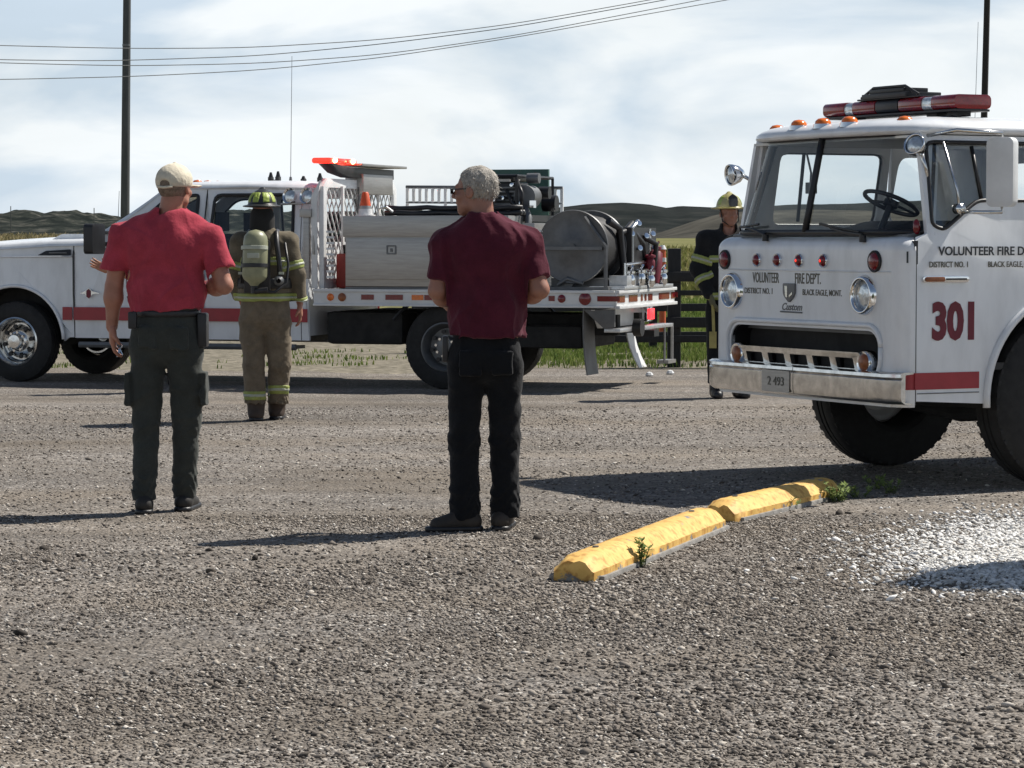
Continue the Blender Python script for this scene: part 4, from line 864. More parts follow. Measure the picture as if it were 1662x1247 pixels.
    # spot lamps on the windshield pillars
    for s, c, d, r in ((1, (-.20, .935, 1.985), (.55, .25, .25), .062), (-1, (-.20, -1.045, 1.85), (.85, -.1, -.1), .066)):
        h = bpy.data.objects.new('spot_lamp', None); COL.objects.link(h); h.parent = T; h.location = c
        dd = Vector(d).normalized()
        MB().lathe((0, 0, 0), dd, [(-.10, .01), (-.09, r*.4), (-.06, r*.8), (-.02, r), (.0, r*1.04), (.008, r), (.0, r*.9)], 28).build('housing', M['chrome'], h, smooth=180)
        MB().lathe((0, 0, 0), dd, [(-.02, r*.95), (.002, r*.7), (.008, 0)], 24).build('lens', M['lens'], h, smooth=180)
        q = Vector((-.30 if s > 0 else -.30, s*.93, 1.80))-Vector(c)
        MB().tube([tuple(-dd*.07), tuple(-dd*.07*.5+q*.6), tuple(q)], [.014, .012, .012], 8).build('bracket', M['chrome_worn'], h, smooth=180)
    # roof marker lamps
    for t, y in ((.36, -.75), (.235, -.31), (.23, -.04), (.235, .235), (.33, .66)):
        h = bpy.data.objects.new('roof_marker_lamp', None); COL.objects.link(h); h.parent = T; h.location = P(t, y, 2.125 if abs(y) < .5 else 2.112)
        mb = MB(); mb.lathe((.0, 0, 0), (0, 0, 1), [(-.02, .06), (.008, .056), (.012, .045)], 20); mb.build('base', M['chrome'], h)
        mb = MB(); mb.lathe((.0, 0, 0), (0, 0, 1), [(.008, .05), (.025, .046), (.04, .03), (.045, .0)], 20); mb.build('lens', M['amber'], h, smooth=180)
    # roof light bar with loudspeaker
    bar = bpy.data.objects.new('light_bar', None); COL.objects.link(bar); bar.parent = T; bar.location = P(.78, 0, 0)
    segs = [(-.68, -.45), (-.36, -.12), (-.11, .12), (.13, .36), (.46, .70)]
    for i, (a, b_) in enumerate(segs):
        m_ = M['redlens'] if i != 2 else M['black']
        mb = MB(); mb.panel(rrect(-.13, .13, 2.205, 2.288, .03), [], lambda u, v, w, a=a: (u, a+w, v), b_-a); mb.build('red_dome' if i != 2 else 'loudspeaker_box', m_, bar, bevel=.008)
    for a, b_ in ((-.449, -.361), (.361, .459)):
        mb = MB(); mb.panel(rrect(-.126, .126, 2.205, 2.284, .03), [], lambda u, v, w, a=a: (u, a+w, v), b_-a); mb.build('clear_dome', M['lens'], bar, bevel=.006)
    mb = MB(); mb.box(-.12, .12, -.70, .70, 2.19, 2.204); mb.build('base_plate', M['black'], bar, bevel=.004)
    mb = MB(); mb.box(-.12, .14, -.24, .22, 2.296, 2.325); mb.box(-.06, .12, -.19, .17, 2.326, 2.352); mb.tube([(.1, -.30, 2.305), (.1, -.17, 2.362), (.1, .16, 2.362), (.1, .30, 2.305)], .010, 6); mb.box(-.1, .12, -.32, .32, 2.289, 2.30); mb.build('siren_speaker', M['black'], bar, bevel=.01)
    for y in (-.52, .36, .56): mb = MB(); mb.box(-.05, .05, y-.05, y+.05, 2.165, 2.19); mb.lathe((0, y, 2.165), (0, 0, 1), [(0, .06), (.02, .03), (.03, .03)], 14); mb.build('foot', M['black'], bar)
    # mirrors
    for s in (1, -1):
        mr = bpy.data.objects.new('side_mirror', None); COL.objects.link(mr); mr.parent = T
        if s > 0:
            cx, cy, z0, z1 = -.615, 1.20, 1.63, 2.02; rz = R(24)
        else: continue
        Mx = Matrix.Translation((cx, cy, 0)) @ Matrix.Rotation(rz, 4, 'Z')
        mb = MB(); mb.panel(rrect(-.085, .085, z0, z1, .035), [], lambda a, b_, w: Mx @ Vector((-.03+w, a, b_)), .06); mb.build('housing', M['white2'], mr, bevel=.02)
        top = Mx @ Vector((.0, 0, z1+.025)); bot = Mx @ Vector((0, 0, z0-.03))
        mb = MB(); mb.tube([P(.31, .91, 2.035), P(.36, 1.12, 2.06), top, Mx @ Vector((0, 0, z1-.02))], .011, 8)
        mb.tube([P(.41, .92, 2.0), P(.47, .98, 1.72), P(.47, 1.0, 1.60)], .008, 6)
        mb.tube([P(.47, 1.0, 1.60), P(.50, 1.12, 1.60), bot, Mx @ Vector((0, 0, z0+.02))], .011, 8); mb.cyl(P(.47, .97, 1.62), P(.47, 1.02, 1.62), .03)
        mb.build('arm', M['chrome_worn'], mr, smooth=180)
    # chassis, axle, steps
    mb = MB(); mb.box(-6.2, -.25, -.45, -.33, .62, .80); mb.box(-6.2, -.25, .33, .45, .62, .80); mb.box(-1.8, -.3, -.5, .5, .50, .66); mb.cyl((-1.22, -.8, .52), (-1.22, .8, .52), .07); mb.box(-.30, -.18, -.9, .9, .52, .62); mb.build('chassis', M['under'], T)
    mb = MB(); mb.tube([P(1.22, -.5, .42), P(1.22, 0, .38), P(1.22, .5, .42)], .05, 8); mb.tube([P(.8, -.6, .46), P(1.0, .5, .46)], .02, 8); mb.build('tie_rod', M['under'], T)
    for s in (1, -1): wheel(T, (-1.265, s*.87, .515), s, .515, .27, .27, 'steel', detail=s > 0)
    # body behind the cab, beyond the frame
    mb = MB(); mb.box(-6.6, -2.35, -1.1, 1.1, .80, 1.42); mb.build('rear_body', Wh, T, bevel=.03)
    mb = MB(); mb.box(-2.34, -2.10, -.95, .95, .7, 1.38); mb.build('pump_panel', M['steel'], T, bevel=.01)
    for s in (1, -1):
        for k in (0, .30): wheel(T, (-5.0, s*(.92-k), .515), s, .515, .25, .27, 'steel', detail=False) if k == 0 else None
        mb = MB(); mb.box(-6.0, -3.9, s*1.1-.01, s*1.1+.01, .5, .8); mb.build('skirt', Wh, T)
    mb = MB(); mb.cyl(P(1.9, -.8, 2.13), P(1.9, -.8, 2.19), .02); mb.tube([P(1.9, -.8, 2.19), P(1.92, -.8, 2.85)], [.0022, .0015], 5); mb.build('antenna', M['steel'], T)
    return T
ENGINE = fire_engine()

# ------------------------------------------------------------ white crew-cab brush truck (t = distance back from the front axle, y=+1 is the near side)
def pickup():
    base = Vector((-5.05, 28.1, 0))-Vector((-.31, -.951, 0))*1.0
    T = thing('brush_truck', 'white crew-cab pickup fire truck with silver tool box and hose reel on its flat bed', 'fire truck', base, math.atan2(.31, -.951))
    P = lambda t, y, z: (-t, y, z)
    Wh = M['white']; W2 = .99; RW = 4.62
    def side_y(z): return W2-(.035 if z < .62 else 0)-(0 if z < 1.28 else (z-1.28)*.26)
    archf = circ(0, .42, .545, 20, R(182), R(-4)); arch_fill = list(archf)
    win1 = roundpoly([(1.02, 1.335), (1.66, 1.865), (1.98, 1.885), (1.98, 1.335)], [.03, .08, .03, .03])
    win2 = roundpoly([(2.14, 1.335), (2.16, 1.885), (3.0, 1.885), (3.04, 1.335)], [.04, .07, .07, .04])
    for s in (1, -1):
        f = lambda a, b, w, s=s: P(a, s*(side_y(b)-w), b)
        fender = [(-.98, .62), (-.98, 1.30), (-.2, 1.36), (.655, 1.385), (.655, .46), (.60, .46)]+[p for p in circ(0, .42, .545, 20, R(0), R(182)) if True]
        mb = MB(); mb.panel(fender, [], f, .03); mb.build('fender', Wh, T, smooth=30)
        d1 = [(.668, .455), (.668, 1.385), (.90, 1.44), (1.60, 1.955), (2.06, 1.975), (2.06, .455)]
        mb = MB(); mb.panel(d1, [win1], f, .03); d = mb.build('door', Wh, T, smooth=30)
        d2 = [(2.072, .455), (2.072, 1.975), (3.08, 1.965), (3.12, 1.30), (3.12, .455)]
        mb = MB(); mb.panel(d2, [win2], f, .03); e = mb.build('door', Wh, T, smooth=30)
        cr = [(3.13, .455), (3.13, 1.30), (3.09, 1.965), (3.19, 1.955), (3.21, .455)]
        mb = MB(); mb.panel(cr, [], f, .03); mb.build('cab_corner', Wh, T, smooth=30)
        for a in (.661, 2.066, 3.125):
            mb = MB(); mb.loft([[P(a-.008, s*(side_y(z)-.012), z), P(a+.008, s*(side_y(z)-.012), z)] for z in ((.46, .9, 1.28, 1.40) if a < 1 else (.46, .9, 1.28, 1.95))], False); mb.build('door_seam', M['black'], T, recalc=False)
        for w_, dd in ((win1, d), (win2, e)):
            mb = MB(); mb.panel(w_, [], lambda a, b, w, s=s: P(a, s*(side_y(b)-.015-w), b), .002); mb.build('window_pane', M['glass'], dd, smooth=0)
            g = [P(a, s*(side_y(b)+.0), b) for a, b in w_]; mb = MB(); mb.tube(g+[g[0]], .018, 6); mb.build('window_seal', M['black'], dd, smooth=180)
        for a, dd in ((1.88, d), (2.92, e)):
            mb = MB(); mb.box(-a-.1, -a+.08, s*W2+(.01 if s > 0 else -.035), s*W2+(.035 if s > 0 else -.01), 1.10, 1.13); mb.build('door_handle', Wh, dd, bevel=.01)
        mb = MB(); mb.loft([[P(a, s*(W2-.01), b) for a, b in archf], [P(a, s*(W2-.30), b) for a, b in archf]], False); mb.build('well_liner', M['under'], T, smooth=180, recalc=False)
        mb = MB(); mb.panel(archf, [], lambda a, b, w, s=s: P(a, s*(W2-.30-w), b), .01); mb.build('wheel_well', M['under'], T)
        g = [P(a, s*(W2+.004), b) for a, b in circ(0, .42, .555, 26, R(176), R(2))]; mb = MB(); mb.tube(g, .018, 8); mb.build('wheel_arch_lip', Wh, T, smooth=180)
        # stripe
        for a0, a1 in ((.545, .653), (.669, 2.06), (2.073, 3.119), (3.131, 3.205)):
            mb = MB(); mb.box(-a1, -a0, s*(W2+.001), s*(W2+.0035), .635, .765); mb.build('red_stripe', M['red'], T)
        # body crease
        mb = MB(); mb.tube([P(-.9, s*W2, 1.26), P(.65, s*W2, 1.275)], .008, 6); mb.build('body_crease', Wh, T, smooth=180)
        # running board
        mb = MB(); mb.box(-3.1, -.75, s*.80, s*1.02, .375, .405) if s > 0 else mb.box(-3.1, -.75, -1.02, -.80, .375, .405); mb.tube([P(.75, s*1.03, .39), P(3.1, s*1.03, .39)], .03, 8); mb.build('running_board', M['steel'], T, smooth=40)
        # mirror
        mr = bpy.data.objects.new('side_mirror', None); COL.objects.link(mr); mr.parent = T
        mb = MB(); mb.panel(rrect(-.14, .14, 1.30, 1.60, .04), [], lambda a, b, w, s=s: P(.98+w, s*(1.24+a), b), .10); mb.build('housing', M['black'], mr, bevel=.02)
        mb = MB(); mb.box(-1.06, -1.0, min(s*.93, s*1.16), max(s*.93, s*1.16), 1.38, 1.42); mb.box(-1.06, -1.0, min(s*.90, s*1.16), max(s*.90, s*1.16), 1.50, 1.53); mb.build('arm', M['black'], mr, bevel=.008)
        mb = MB(); mb.box(-1.079, -1.074, min(s*1.12, s*1.36), max(s*1.12, s*1.36), 1.38, 1.58); mb.build('mirror_glass', M['chrome'], mr)
        # fender vent
        mb = MB(); mb.panel(roundpoly([(.27, 1.285), (.36, 1.33), (.635, 1.345), (.64, 1.285)], .012), [], lambda a, b, w, s=s: P(a, s*(side_y(b)+.006-w), b), .008); v_ = mb.build('fender_vent', M['black'], T)
        mb = MB(); mb.box(-.60, -.40, s*W2+(.0 if s > 0 else -.009), s*W2+(.009 if s > 0 else 0), 1.305, 1.315); mb.build('vent_blade', M['steel'], v_)
        if s > 0:
            # engine badge on the door: crossed wings and shield
            Mb = lambda t, z: Matrix.Translation((-t, W2+.001, z)) @ Matrix(((-1, 0, 0, 0), (0, 0, 1, 0), (0, 1, 0, 0), (0, 0, 0, 1)))
            mb = MB(); mb.panel([(.74, .905), (.80, .925), (.84, .96), (.88, .925), (.97, .905), (.88, .895), (.84, .845), (.80, .895)], [], lambda a, b, w: P(a, W2+w, b), .006); bd = mb.build('engine_badge', M['chrome_worn'], d)
            mb = MB(); mb.panel([(.815, .93), (.84, .95), (.865, .93), (.865, .87), (.84, .855), (.815, .87)], [], lambda a, b, w: P(a, W2+.006+w, b), .003); mb.build('badge_shield', M['dred'], bd)
            lettering('badge_text', 'POWER STROKE', .026, Mb(.755, .90), M['ink'], bd, .0004, .9)
            lettering('door_lettering', 'VOL. FIRE DEPT', .11, Mb(1.26, .80), M['ink'], d, .002, .8)
    # hood, cowl, windshield, roof
    mb = MB(); rings = []
    for a, z0 in ((-.98, 1.22), (-.95, 1.32), (-.8, 1.365), (-.2, 1.41), (.4, 1.445), (.86, 1.455)):
        rings.append([P(a, y, z) for y, z in ((W2-.002, z0-.07), (W2-.02, z0-.03), (W2-.07, z0-.005), (W2-.2, z0+.0), (.45, z0+.035), (0, z0+.045), (-.45, z0+.035), (-W2+.2, z0), (-W2+.07, z0-.005), (-W2+.02, z0-.03), (-W2+.002, z0-.07))])
    mb.loft(rings, False); mb.build('hood', Wh, T, smooth=180, recalc=False)
    mb = MB(); mb.box(-.62, -.48, .35, .62, 1.475, 1.505) if False else mb.panel(roundpoly([(.30, 1.44), (.42, 1.50), (.72, 1.50), (.80, 1.44)], .02), [], lambda a, b, w: P(a, .50+w, b), .25); mb.build('cowl_scoop', Wh, T, bevel=.01)
    mb = MB(); mb.box(.93, 1.02, -.98, .98, .45, 1.28); mb.build('front_grille', M['chrome'], T, bevel=.03)
    mb = MB(); mb.box(1.02, 1.20, -1.0, 1.0, .40, .68); mb.build('front_bumper', M['chrome'], T, bevel=.04)
    for s in (1, -1): mb = MB(); mb.box(.96, 1.04, s*.82-.14, s*.82+.14, .95, 1.24); mb.build('headlight', M['lens'], T, bevel=.03)
    wsr = []
    for v in (0, .5, 1):
        t = .86+.78*v; z = 1.455+.505*v; hw = side_y(z)-.035; wsr.append([P(t-.08*(1-(u/8)**2), hw*u/8, z+.01) for u in range(-8, 9)])
    mb = MB(); mb.loft(wsr, False); mb.build('windshield', M['glass'], T, smooth=180, recalc=False)
    for s in (1, -1):
        mb = MB(); mb.loft([[P(.80, s*(.965-.03), 1.43), P(.90, s*.965, 1.43)], [P(1.24, s*.88, 1.70), P(1.30, s*.895, 1.70)], [P(1.62, s*.80, 1.965), P(1.66, s*.82, 1.97)]], False)
        mb.build('pillar', Wh, T, smooth=60, recalc=False)
    mb = MB(); rings = []
    for o, z in ((.0, 1.945), (-.012, 1.965), (.0, 1.985), (.03, 2.0), (.10, 2.015), (.3, 2.03), (.6, 2.035)):
        hw = .835-o; rings.append([P(a, b, z-(.02 if a < 1.75 else 0)-(.012 if a > 3.1 else 0)) for a, b in ((1.60+o, hw*.9), (1.75+o, hw), (2.5, hw), (3.12-o, hw), (3.20-o, hw-.06), (3.21-o, 0), (3.20-o, -hw+.06), (3.12-o, -hw), (2.5, -hw), (1.75+o, -hw), (1.60+o, -hw*.9), (1.53+o, -hw*.5), (1.51+o, 0), (1.53+o, hw*.5))])
    mb.loft(rings, True, True); mb.build('roof', Wh, T, smooth=50)
    mb = MB(); mb.panel([(-.95, .5), (.95, .5), (.95, 1.28), (.80, 1.96), (-.80, 1.96), (-.95, 1.28)], [rrect(-.62, .62, 1.42, 1.86, .06)], lambda a, b, w: P(3.20-w, a, b), .03); mb.build('cab_back_wall', Wh, T)
    mb = MB(); mb.box(-3.18, -.9, -.93, .93, .45, .5); mb.build('cab_floor', M['black'], T)
    mb = MB(); mb.panel([(.86, 1.40), (1.15, 1.44), (1.32, 1.38), (1.3, .9), (.9, .7)], [], lambda a, b, w: P(a, -.9+w, b), 1.8); mb.build('dashboard', M['black'], T)
    for a in (1.95, 2.85):
        for y in (-.42, .42):
            mb = MB(); mb.box(-a-.12, -a+.42, y-.24, y+.24, .85, 1.02); mb.box(-a-.14, -a, y-.24, y+.24, .95, 1.50); mb.box(-a-.12, -a-.02, y-.13, y+.13, 1.53, 1.72); mb.tube([P(a+.07, y-.06, 1.48), P(a+.07, y-.06, 1.55)], .01); mb.tube([P(a+.07, y+.06, 1.48), P(a+.07, y+.06, 1.55)], .01); mb.build('seat', M['seat'], T, bevel=.035)
    c = Vector(P(1.42, .42, 1.36)); ax = Vector((-.75, 0, .6)).normalized(); u = ax.orthogonal().normalized(); w = ax.cross(u); mb = MB()
    g = [c+(u*math.cos(2*PI*i/24)+w*math.sin(2*PI*i/24))*.19 for i in range(25)]; mb.tube(g, .014, 8); mb.tube([c+u*.19, c-u*.19], .012); mb.tube([c, c-ax*.3], .02); mb.build('steering_wheel', M['black'], T, smooth=60)
    # clearance lamps, antennas and camera mounts on the roof
    for y in (.62, .0, -.62, .25, -.25):
        mb = MB(); mb.lathe(P(1.70, y, 2.0), (0, 0, 1), [(-.01, .06), (.02, .055), (.045, .035), (.052, 0)], 14); mb.build('clearance_lamp', M['amber'], T)
    for t_, y, hh in ((2.62, .0, 1.22), (1.10, .86, .42)):
        mb = MB(); z0 = 2.03 if t_ > 2 else 1.46; mb.cyl(P(t_, y, z0-.02), P(t_, y, z0+.05), .02, .012); mb.tube([P(t_, y, z0+.05), P(t_+.02, y, z0+.05+hh)], [.0035, .0025], 5); mb.build('antenna', M['steel'], T)
    mb = MB()
    for t_, y, hh in ((2.36, -.1, .10), (2.44, -.1, .11), (2.72, -.1, .06), (2.86, -.2, .09)):
        mb.box(-t_-.02, -t_+.02, y-.03, y+.03, 2.03, 2.03+hh*.5); mb.cyl(P(t_, y, 2.03+hh*.5), P(t_, y, 2.03+hh), .026, .012, 8)
    mb.box(-2.46, -2.34, -.11, -.09, 2.045, 2.055); mb.build('roof_mounts', M['black'], T)
    # wheels
    for s in (1, -1):
        wheel(T, (0, s*.86, .41), s, .41, .25, .235, 'chrome', detail=s > 0)
        wheel(T, (-RW, s*.88, .41), s, .41, .23, .225, 'dual', detail=s > 0); 
    mb = MB(); mb.box(-6.2, .7, -.45, -.35, .52, .72); mb.box(-6.2, .7, .35, .45, .52, .72); mb.cyl(P(0, -.8, .41), P(0, .8, .41), .06); mb.cyl(P(RW, -.8, .41), P(RW, .8, .41), .07); mb.lathe(P(RW, -.16, .41), (0, 1, 0), [(0, .05), (.06, .16), (.26, .16), (.32, .05)], 16); mb.build('chassis', M['under'], T)
    mb = MB(); mb.box(-4.15, -3.35, -.8, .86, .42, .74); mb.box(-5.95, -5.12, -.4, .80, .40, .62); mb.build('underbody_tank', M['under'], T, bevel=.05)
    for s in (1, -1): mb = MB(); mb.tube([P(RW+x, s*.98, .42+.50*math.sin(math.acos(max(-1, min(1, x/.6))))) for x in np.linspace(-.52, .52, 12)], .02, 6); mb.box(-RW-.6, -RW+.6, s*.92-.12, s*.92+.12, .86, .875); mb.build('rear_fender', M['black'], T, smooth=50)
    # flat bed
    Z0, Z1 = .80, .965; B0, B1, BW = 3.30, 6.35, 1.07
    mb = MB(); mb.box(-B1+.02, -B0-.01, -BW+.02, BW-.02, .84, Z1-.005); mb.build('deck', M['alu2'], T)
    for s in (1, -1):
        mb = MB(); y0, y1 = sorted((s*(BW-.019), s*BW)); mb.box(-B1, -B0, y0, y1, Z0, Z1); mb.box(-B1-.0, -B0, *sorted((s*(BW+.001), s*(BW+.022))), Z1-.028, Z1); mb.box(-B1, -B0, *sorted((s*(BW+.001), s*(BW+.018))), Z0, Z0+.022); mb.build('deck_rail', M['white2'], T, bevel=.004)
        def refl(a, b, mat, z0=.862, z1=.912): mb = MB(); mb.box(-b, -a, *sorted((s*(BW+.002), s*(BW+.006))), z0, z1); mb.build('reflector', M[mat], T)
        for a, b in ((3.80, 3.93), (4.05, 4.23), (4.45, 4.72), (5.02, 5.18), (6.18, 6.40)): refl(a, b, 'redlens')
        refl(4.32, 4.44, 'amber'); refl(5.70, 5.76, 'redlens')
        for a, r_, mat in ((3.48, .03, 'amber'), (3.60, .034, 'ambdark'), (5.42, .042, 'black'), (5.83, .032, 'redlens'), (6.06, .05, 'redlens')):
            mb = MB(); mb.lathe(P(a, s*(BW+.001), .885), (0, s, 0), [(0, r_*1.2), (.008, r_*1.2), (.010, r_), (.018, r_*.6), (.02, 0)], 20); mb.build('side_lamp', M[mat], T)
    # rear face: reads to the right in the photograph, sunlit
    mb = MB(); mb.box(-B1-.019, -B1-.001, -BW, BW, Z0-.01, Z1); mb.box(-B1-.045, -B1-.02, -BW, BW, Z1-.03, Z1); mb.box(-B1-.05, -B1-.02, -BW, BW, Z0-.01, Z0+.02); mb.build('tail_board', M['white2'], T, bevel=.003)
    for a, b in ((-1.08, -.92), (-.85, -.45), (-.2, -.05), (.02, .08), (.16, .22), (.35, .65), (.80, 1.05)):
        mb = MB(); mb.box(-B1-.024, -B1-.020, a, b, .85, .915); mb.build('reflector', M['redlens'], T)
    mb = MB(); mb.panel([(BW-.05, Z0-.02), (-BW+.05, Z0-.02), (-.75, .60), (.80, .60)], [], lambda a, b, w: P(B1-.25+w, a, b), .04); mb.build('tail_skirt', M['white2'], T, bevel=.004)
    mb = MB(); mb.panel([(B1-.02, Z0-.015), (B1-.33, Z0-.015), (B1-.12, .60), (B1-.02, .62)], [], lambda a, b, w: P(a, BW-.10+w, b), .04); mb.build('side_skirt', M['reel'], T, bevel=.004)
    for y, lit in ((.72, 0), (-.72, 1)):
        h = bpy.data.objects.new('tail_light', None); COL.objects.link(h); h.parent = T; h.location = P(B1-.19, y, .70)
        mb = MB(); mb.box(-.05, .02, -.11, .11, -.075, .075); mb.build('housing', M['chrome'], h, bevel=.01)
        mb = MB(); mb.box(-.075, -.051, -.085, .085, -.055, .055); mb.build('lens', M['taillit'] if lit else M['redlens'], h, bevel=.01)
    mb = MB(); mb.box(-B1-.02, -B1+.14, -1.0, .95, .565, .60); mb.build('rear_step', M['alu2'], T, bevel=.006)
    mb = MB(); mb.box(-B1-.12, -B1+.02, -.09, .09, .50, .565); mb.build('hitch', M['black'], T, smooth=40)
    MB().cyl(P(B1+.02, .45, .60), P(B1+.10, .45, .60), .085, n=20).build('exhaust_pipe', M['black'], T, smooth=40)
    mb = MB(); mb.tube([P(B1, -.75, .60), P(B1+.0, -.75, .22), P(B1, -1.05, .22), P(B1, -1.05, .60)], .014, 6); mb.box(-B1-.04, -B1+.08, -1.05, -.75, .20, .235); mb.build('hanging_step', M['alu'], T)
    for t_, y, mt, x0 in ((6.02, .88, 'steel', 0), (5.98, -.78, 'alu', 0)):
        tl = .004 if mt == 'steel' else .014; wd = .24 if mt == 'steel' else .15; mb = MB(); rings = [[P(t_+tl*k*(k-3)*.5, y-wd, Z0-k*.105-.01), P(t_+tl*k*(k-3)*.5, y+.13, Z0-k*.105-.01), P(t_+tl*k*(k-3)*.5+.012, y+.13, Z0-k*.105-.01), P(t_+tl*k*(k-3)*.5+.012, y-wd, Z0-k*.105-.01)] for k in range(7)]
        mb.loft(rings, True, True); mb.build('mud_flap', M['reel'] if mt == 'steel' else M['white2'], T, smooth=50)
    # headache rack: side frame plus diagonal bar mesh
    RT = 3.34; rk = bpy.data.objects.new('headache_rack', None); COL.objects.link(rk); rk.parent = T
    mb = MB(); mb.panel([(-1.02, .967), (-1.02, 1.96), (-.92, 2.04), (.92, 2.04), (1.02, 1.96), (1.02, .967)], [roundpoly([(-.93, 1.06), (-.93, 1.90), (-.88, 1.95), (.88, 1.95), (.93, 1.90), (.93, 1.06)], .02)], lambda a, b, w: P(RT+w, a, b), .05); mb.build('frame', M['white2'], rk, bevel=.006)
    def clipseg(x0, z0, x1, z1, lo, hi, zl, zh):
        t0, t1 = 0, 1; dx, dz = x1-x0, z1-z0
        for p_, q_ in ((-dx, x0-lo), (dx, hi-x0), (-dz, z0-zl), (dz, zh-z0)):
            if abs(p_) < 1e-9:
                if q_ < 0: return None
            else:
                r_ = q_/p_
                if p_ < 0: t0 = max(t0, r_)
                else: t1 = min(t1, r_)
        return None if t0 >= t1 else (x0+dx*t0, z0+dz*t0, x0+dx*t1, z0+dz*t1)
    for dirn in (1, -1):
        for i in range(-16, 24):
            x0 = -.93+i*.115
            c_ = clipseg(x0-(0 if dirn > 0 else 0), 1.06, x0+dirn*.62, 1.95, -.93, .93, 1.06, 1.95)
            if c_ and math.hypot(c_[2]-c_[0], c_[3]-c_[1]) > .04:
                mb = MB(); mb.tube([P(RT+.02+(.010 if dirn > 0 else -.002), c_[0], c_[1]), P(RT+.02+(.010 if dirn > 0 else -.002), c_[2], c_[3])], .0085 if dirn > 0 else .006, 4); mb.build('mesh_bar', M['white2'] if dirn > 0 else M['alu'], rk, smooth=0)
    for y in (-.45, .1, .55): mb = MB(); mb.box(-RT-.075, -RT-.052, y-.02, y+.02, .967, 1.97); mb.build('upright', M['white2'] if y != .1 else M['steel'], rk)
    # tapered side shield of the rack, louvred
    mb = MB(); mb.panel([(3.27, .97), (3.27, 1.86), (3.36, 2.02), (3.37, 2.02), (3.33, 1.8), (3.33, .97)], [], lambda a, b, w: P(a, 1.03+w, b), .02); mb.build('side_shield', M['white2'], rk, bevel=.004)
    for i in range(9): mb = MB(); mb.box(-3.50, -3.42, 1.0, 1.03, 1.07+i*.055, 1.09+i*.055); mb.build('louvre', M['white2'], rk)
    # light bar on top of the rack
    lb = bpy.data.objects.new('light_bar', None); COL.objects.link(lb); lb.parent = T
    mb = MB(); mb.panel([(.98, 2.20), (.70, 2.10), (.35, 2.06), (-.80, 2.06), (-.80, 2.16), (.5, 2.16)], [], lambda a, b, w: P(3.30+w, a, b), .14); mb.build('bracket', M['black'], lb, bevel=.005)
    mb = MB(); mb.box(-3.52, -3.20, -.98, .30, 2.175, 2.20); mb.build('deck_plate', M['alu'], lb, bevel=.006)
    mb = MB(); mb.box(-3.46, -3.26, -.72, .12, 1.90, 2.10); mb.build('junction_box', M['alu'], lb, bevel=.008)
    mb = MB(); mb.panel(rrect(-.10, .10, 2.185, 2.24, .025), [], lambda a, b, w: (a-3.36, .80+w, b), .20); mb.build('lit_dome', M['redlit'], lb, bevel=.01)
    mb = MB(); mb.panel(rrect(-.10, .10, 2.185, 2.24, .025), [], lambda a, b, w: (a-3.36, .31+w, b), .26); mb.build('lit_dome', M['redlit'], lb, bevel=.01)
    for y in (.45, .93): MB().lathe((-3.47, y, 2.215), (-1, .35, 0), [(0, .028), (.02, .024), (.03, 0)], 14).build('lamp_core', M['hotlit'], lb)
    mb = MB(); mb.panel(rrect(-.10, .10, 2.185, 2.24, .025), [], lambda a, b, w: (a-3.36, .58+w, b), .23); mb.build('centre_dome', M['redlit'], lb, bevel=.01)
    # scene lights and lamp post at the near front of the bed
    for t_, y in ((3.02, 1.0), (3.20, 1.0)):
        h = bpy.data.objects.new('flood_lamp', None); COL.objects.link(h); h.parent = T; h.location = P(t_, y, 1.87)
        MB().lathe((0, 0, 0), (.3, .9, .2), [(-.09, .02), (-.06, .05), (0, .075), (.01, .078), (.0, .065)], 20).build('housing', M['chrome'], h, smooth=60)
        MB().lathe((0, 0, 0), (.3, .9, .2), [(-.01, .07), (.006, .04), (.01, 0)], 20).build('lens', M['lens'], h, smooth=60)
    mb = MB(); mb.tube([P(2.93, 1.0, 1.79), P(3.28, 1.0, 1.80), P(3.30, 1.06, 1.3)], .014, 6); mb.box(-3.28, -3.16, .98, 1.08, 1.66, 1.74); mb.box(-3.25, -3.19, 1.0, 1.06, 1.06, 1.66); mb.build('lamp_post', M['alu'], T, bevel=.004)
    # tool box along the near side
    bx = bpy.data.objects.new('tool_box', None); COL.objects.link(bx); bx.parent = T
    mb = MB(); mb.box(-5.28, -3.63, .52, 1.06, .99, 1.66); mb.build('shell', M['alu'], bx, bevel=.008)
    mb = MB(); mb.box(-5.30, -3.61, .50, 1.075, 1.468, 1.672); mb.build('lid', M['alu'], bx, bevel=.008)
    for a, b in ((3.65, 4.58), (4.60, 5.27)):
        mb = MB(); mb.box(-b, -a, 1.061, 1.078, 1.06, 1.455); dd = mb.build('box_door', M['alu'], bx, bevel=.004)
        mb = MB(); mb.panel(rrect((a+b)/2-.05, (a+b)/2+.05, 1.30, 1.39, .01), [rrect((a+b)/2-.036, (a+b)/2+.036, 1.314, 1.376, .006)], lambda q, z, w: P(q, 1.079+w, z), .006); mb.box(-(a+b)/2-.01, -(a+b)/2+.01, 1.079, 1.09, 1.325, 1.36); mb.build('latch', M['steel'], dd)
    mb = MB(); mb.box(-5.28, -3.63, .52, 1.06, .968, .985); mb.build('sub_frame', M['steel'], bx)
    # hoses lying along the box top
    for k, (y, z, r_) in enumerate(((.80, 1.70, .028), (.70, 1.70, .026), (.78, 1.75, .024))):
        mb = MB(); mb.tube([P(3.95+i*.14, y+.02*math.sin(i*1.3+k), z+.006*math.sin(i*2+k)) for i in range(11)], r_, 8); mb.build('suction_hose', M['black'], T, smooth=180)
    mb = MB(); mb.tube([P(3.90, .86, 1.68), P(3.92, .88, 1.74), P(3.98, .86, 1.76), P(4.05, .82, 1.70)], .014, 6); mb.build('hose_coupling', M['chrome'], T)
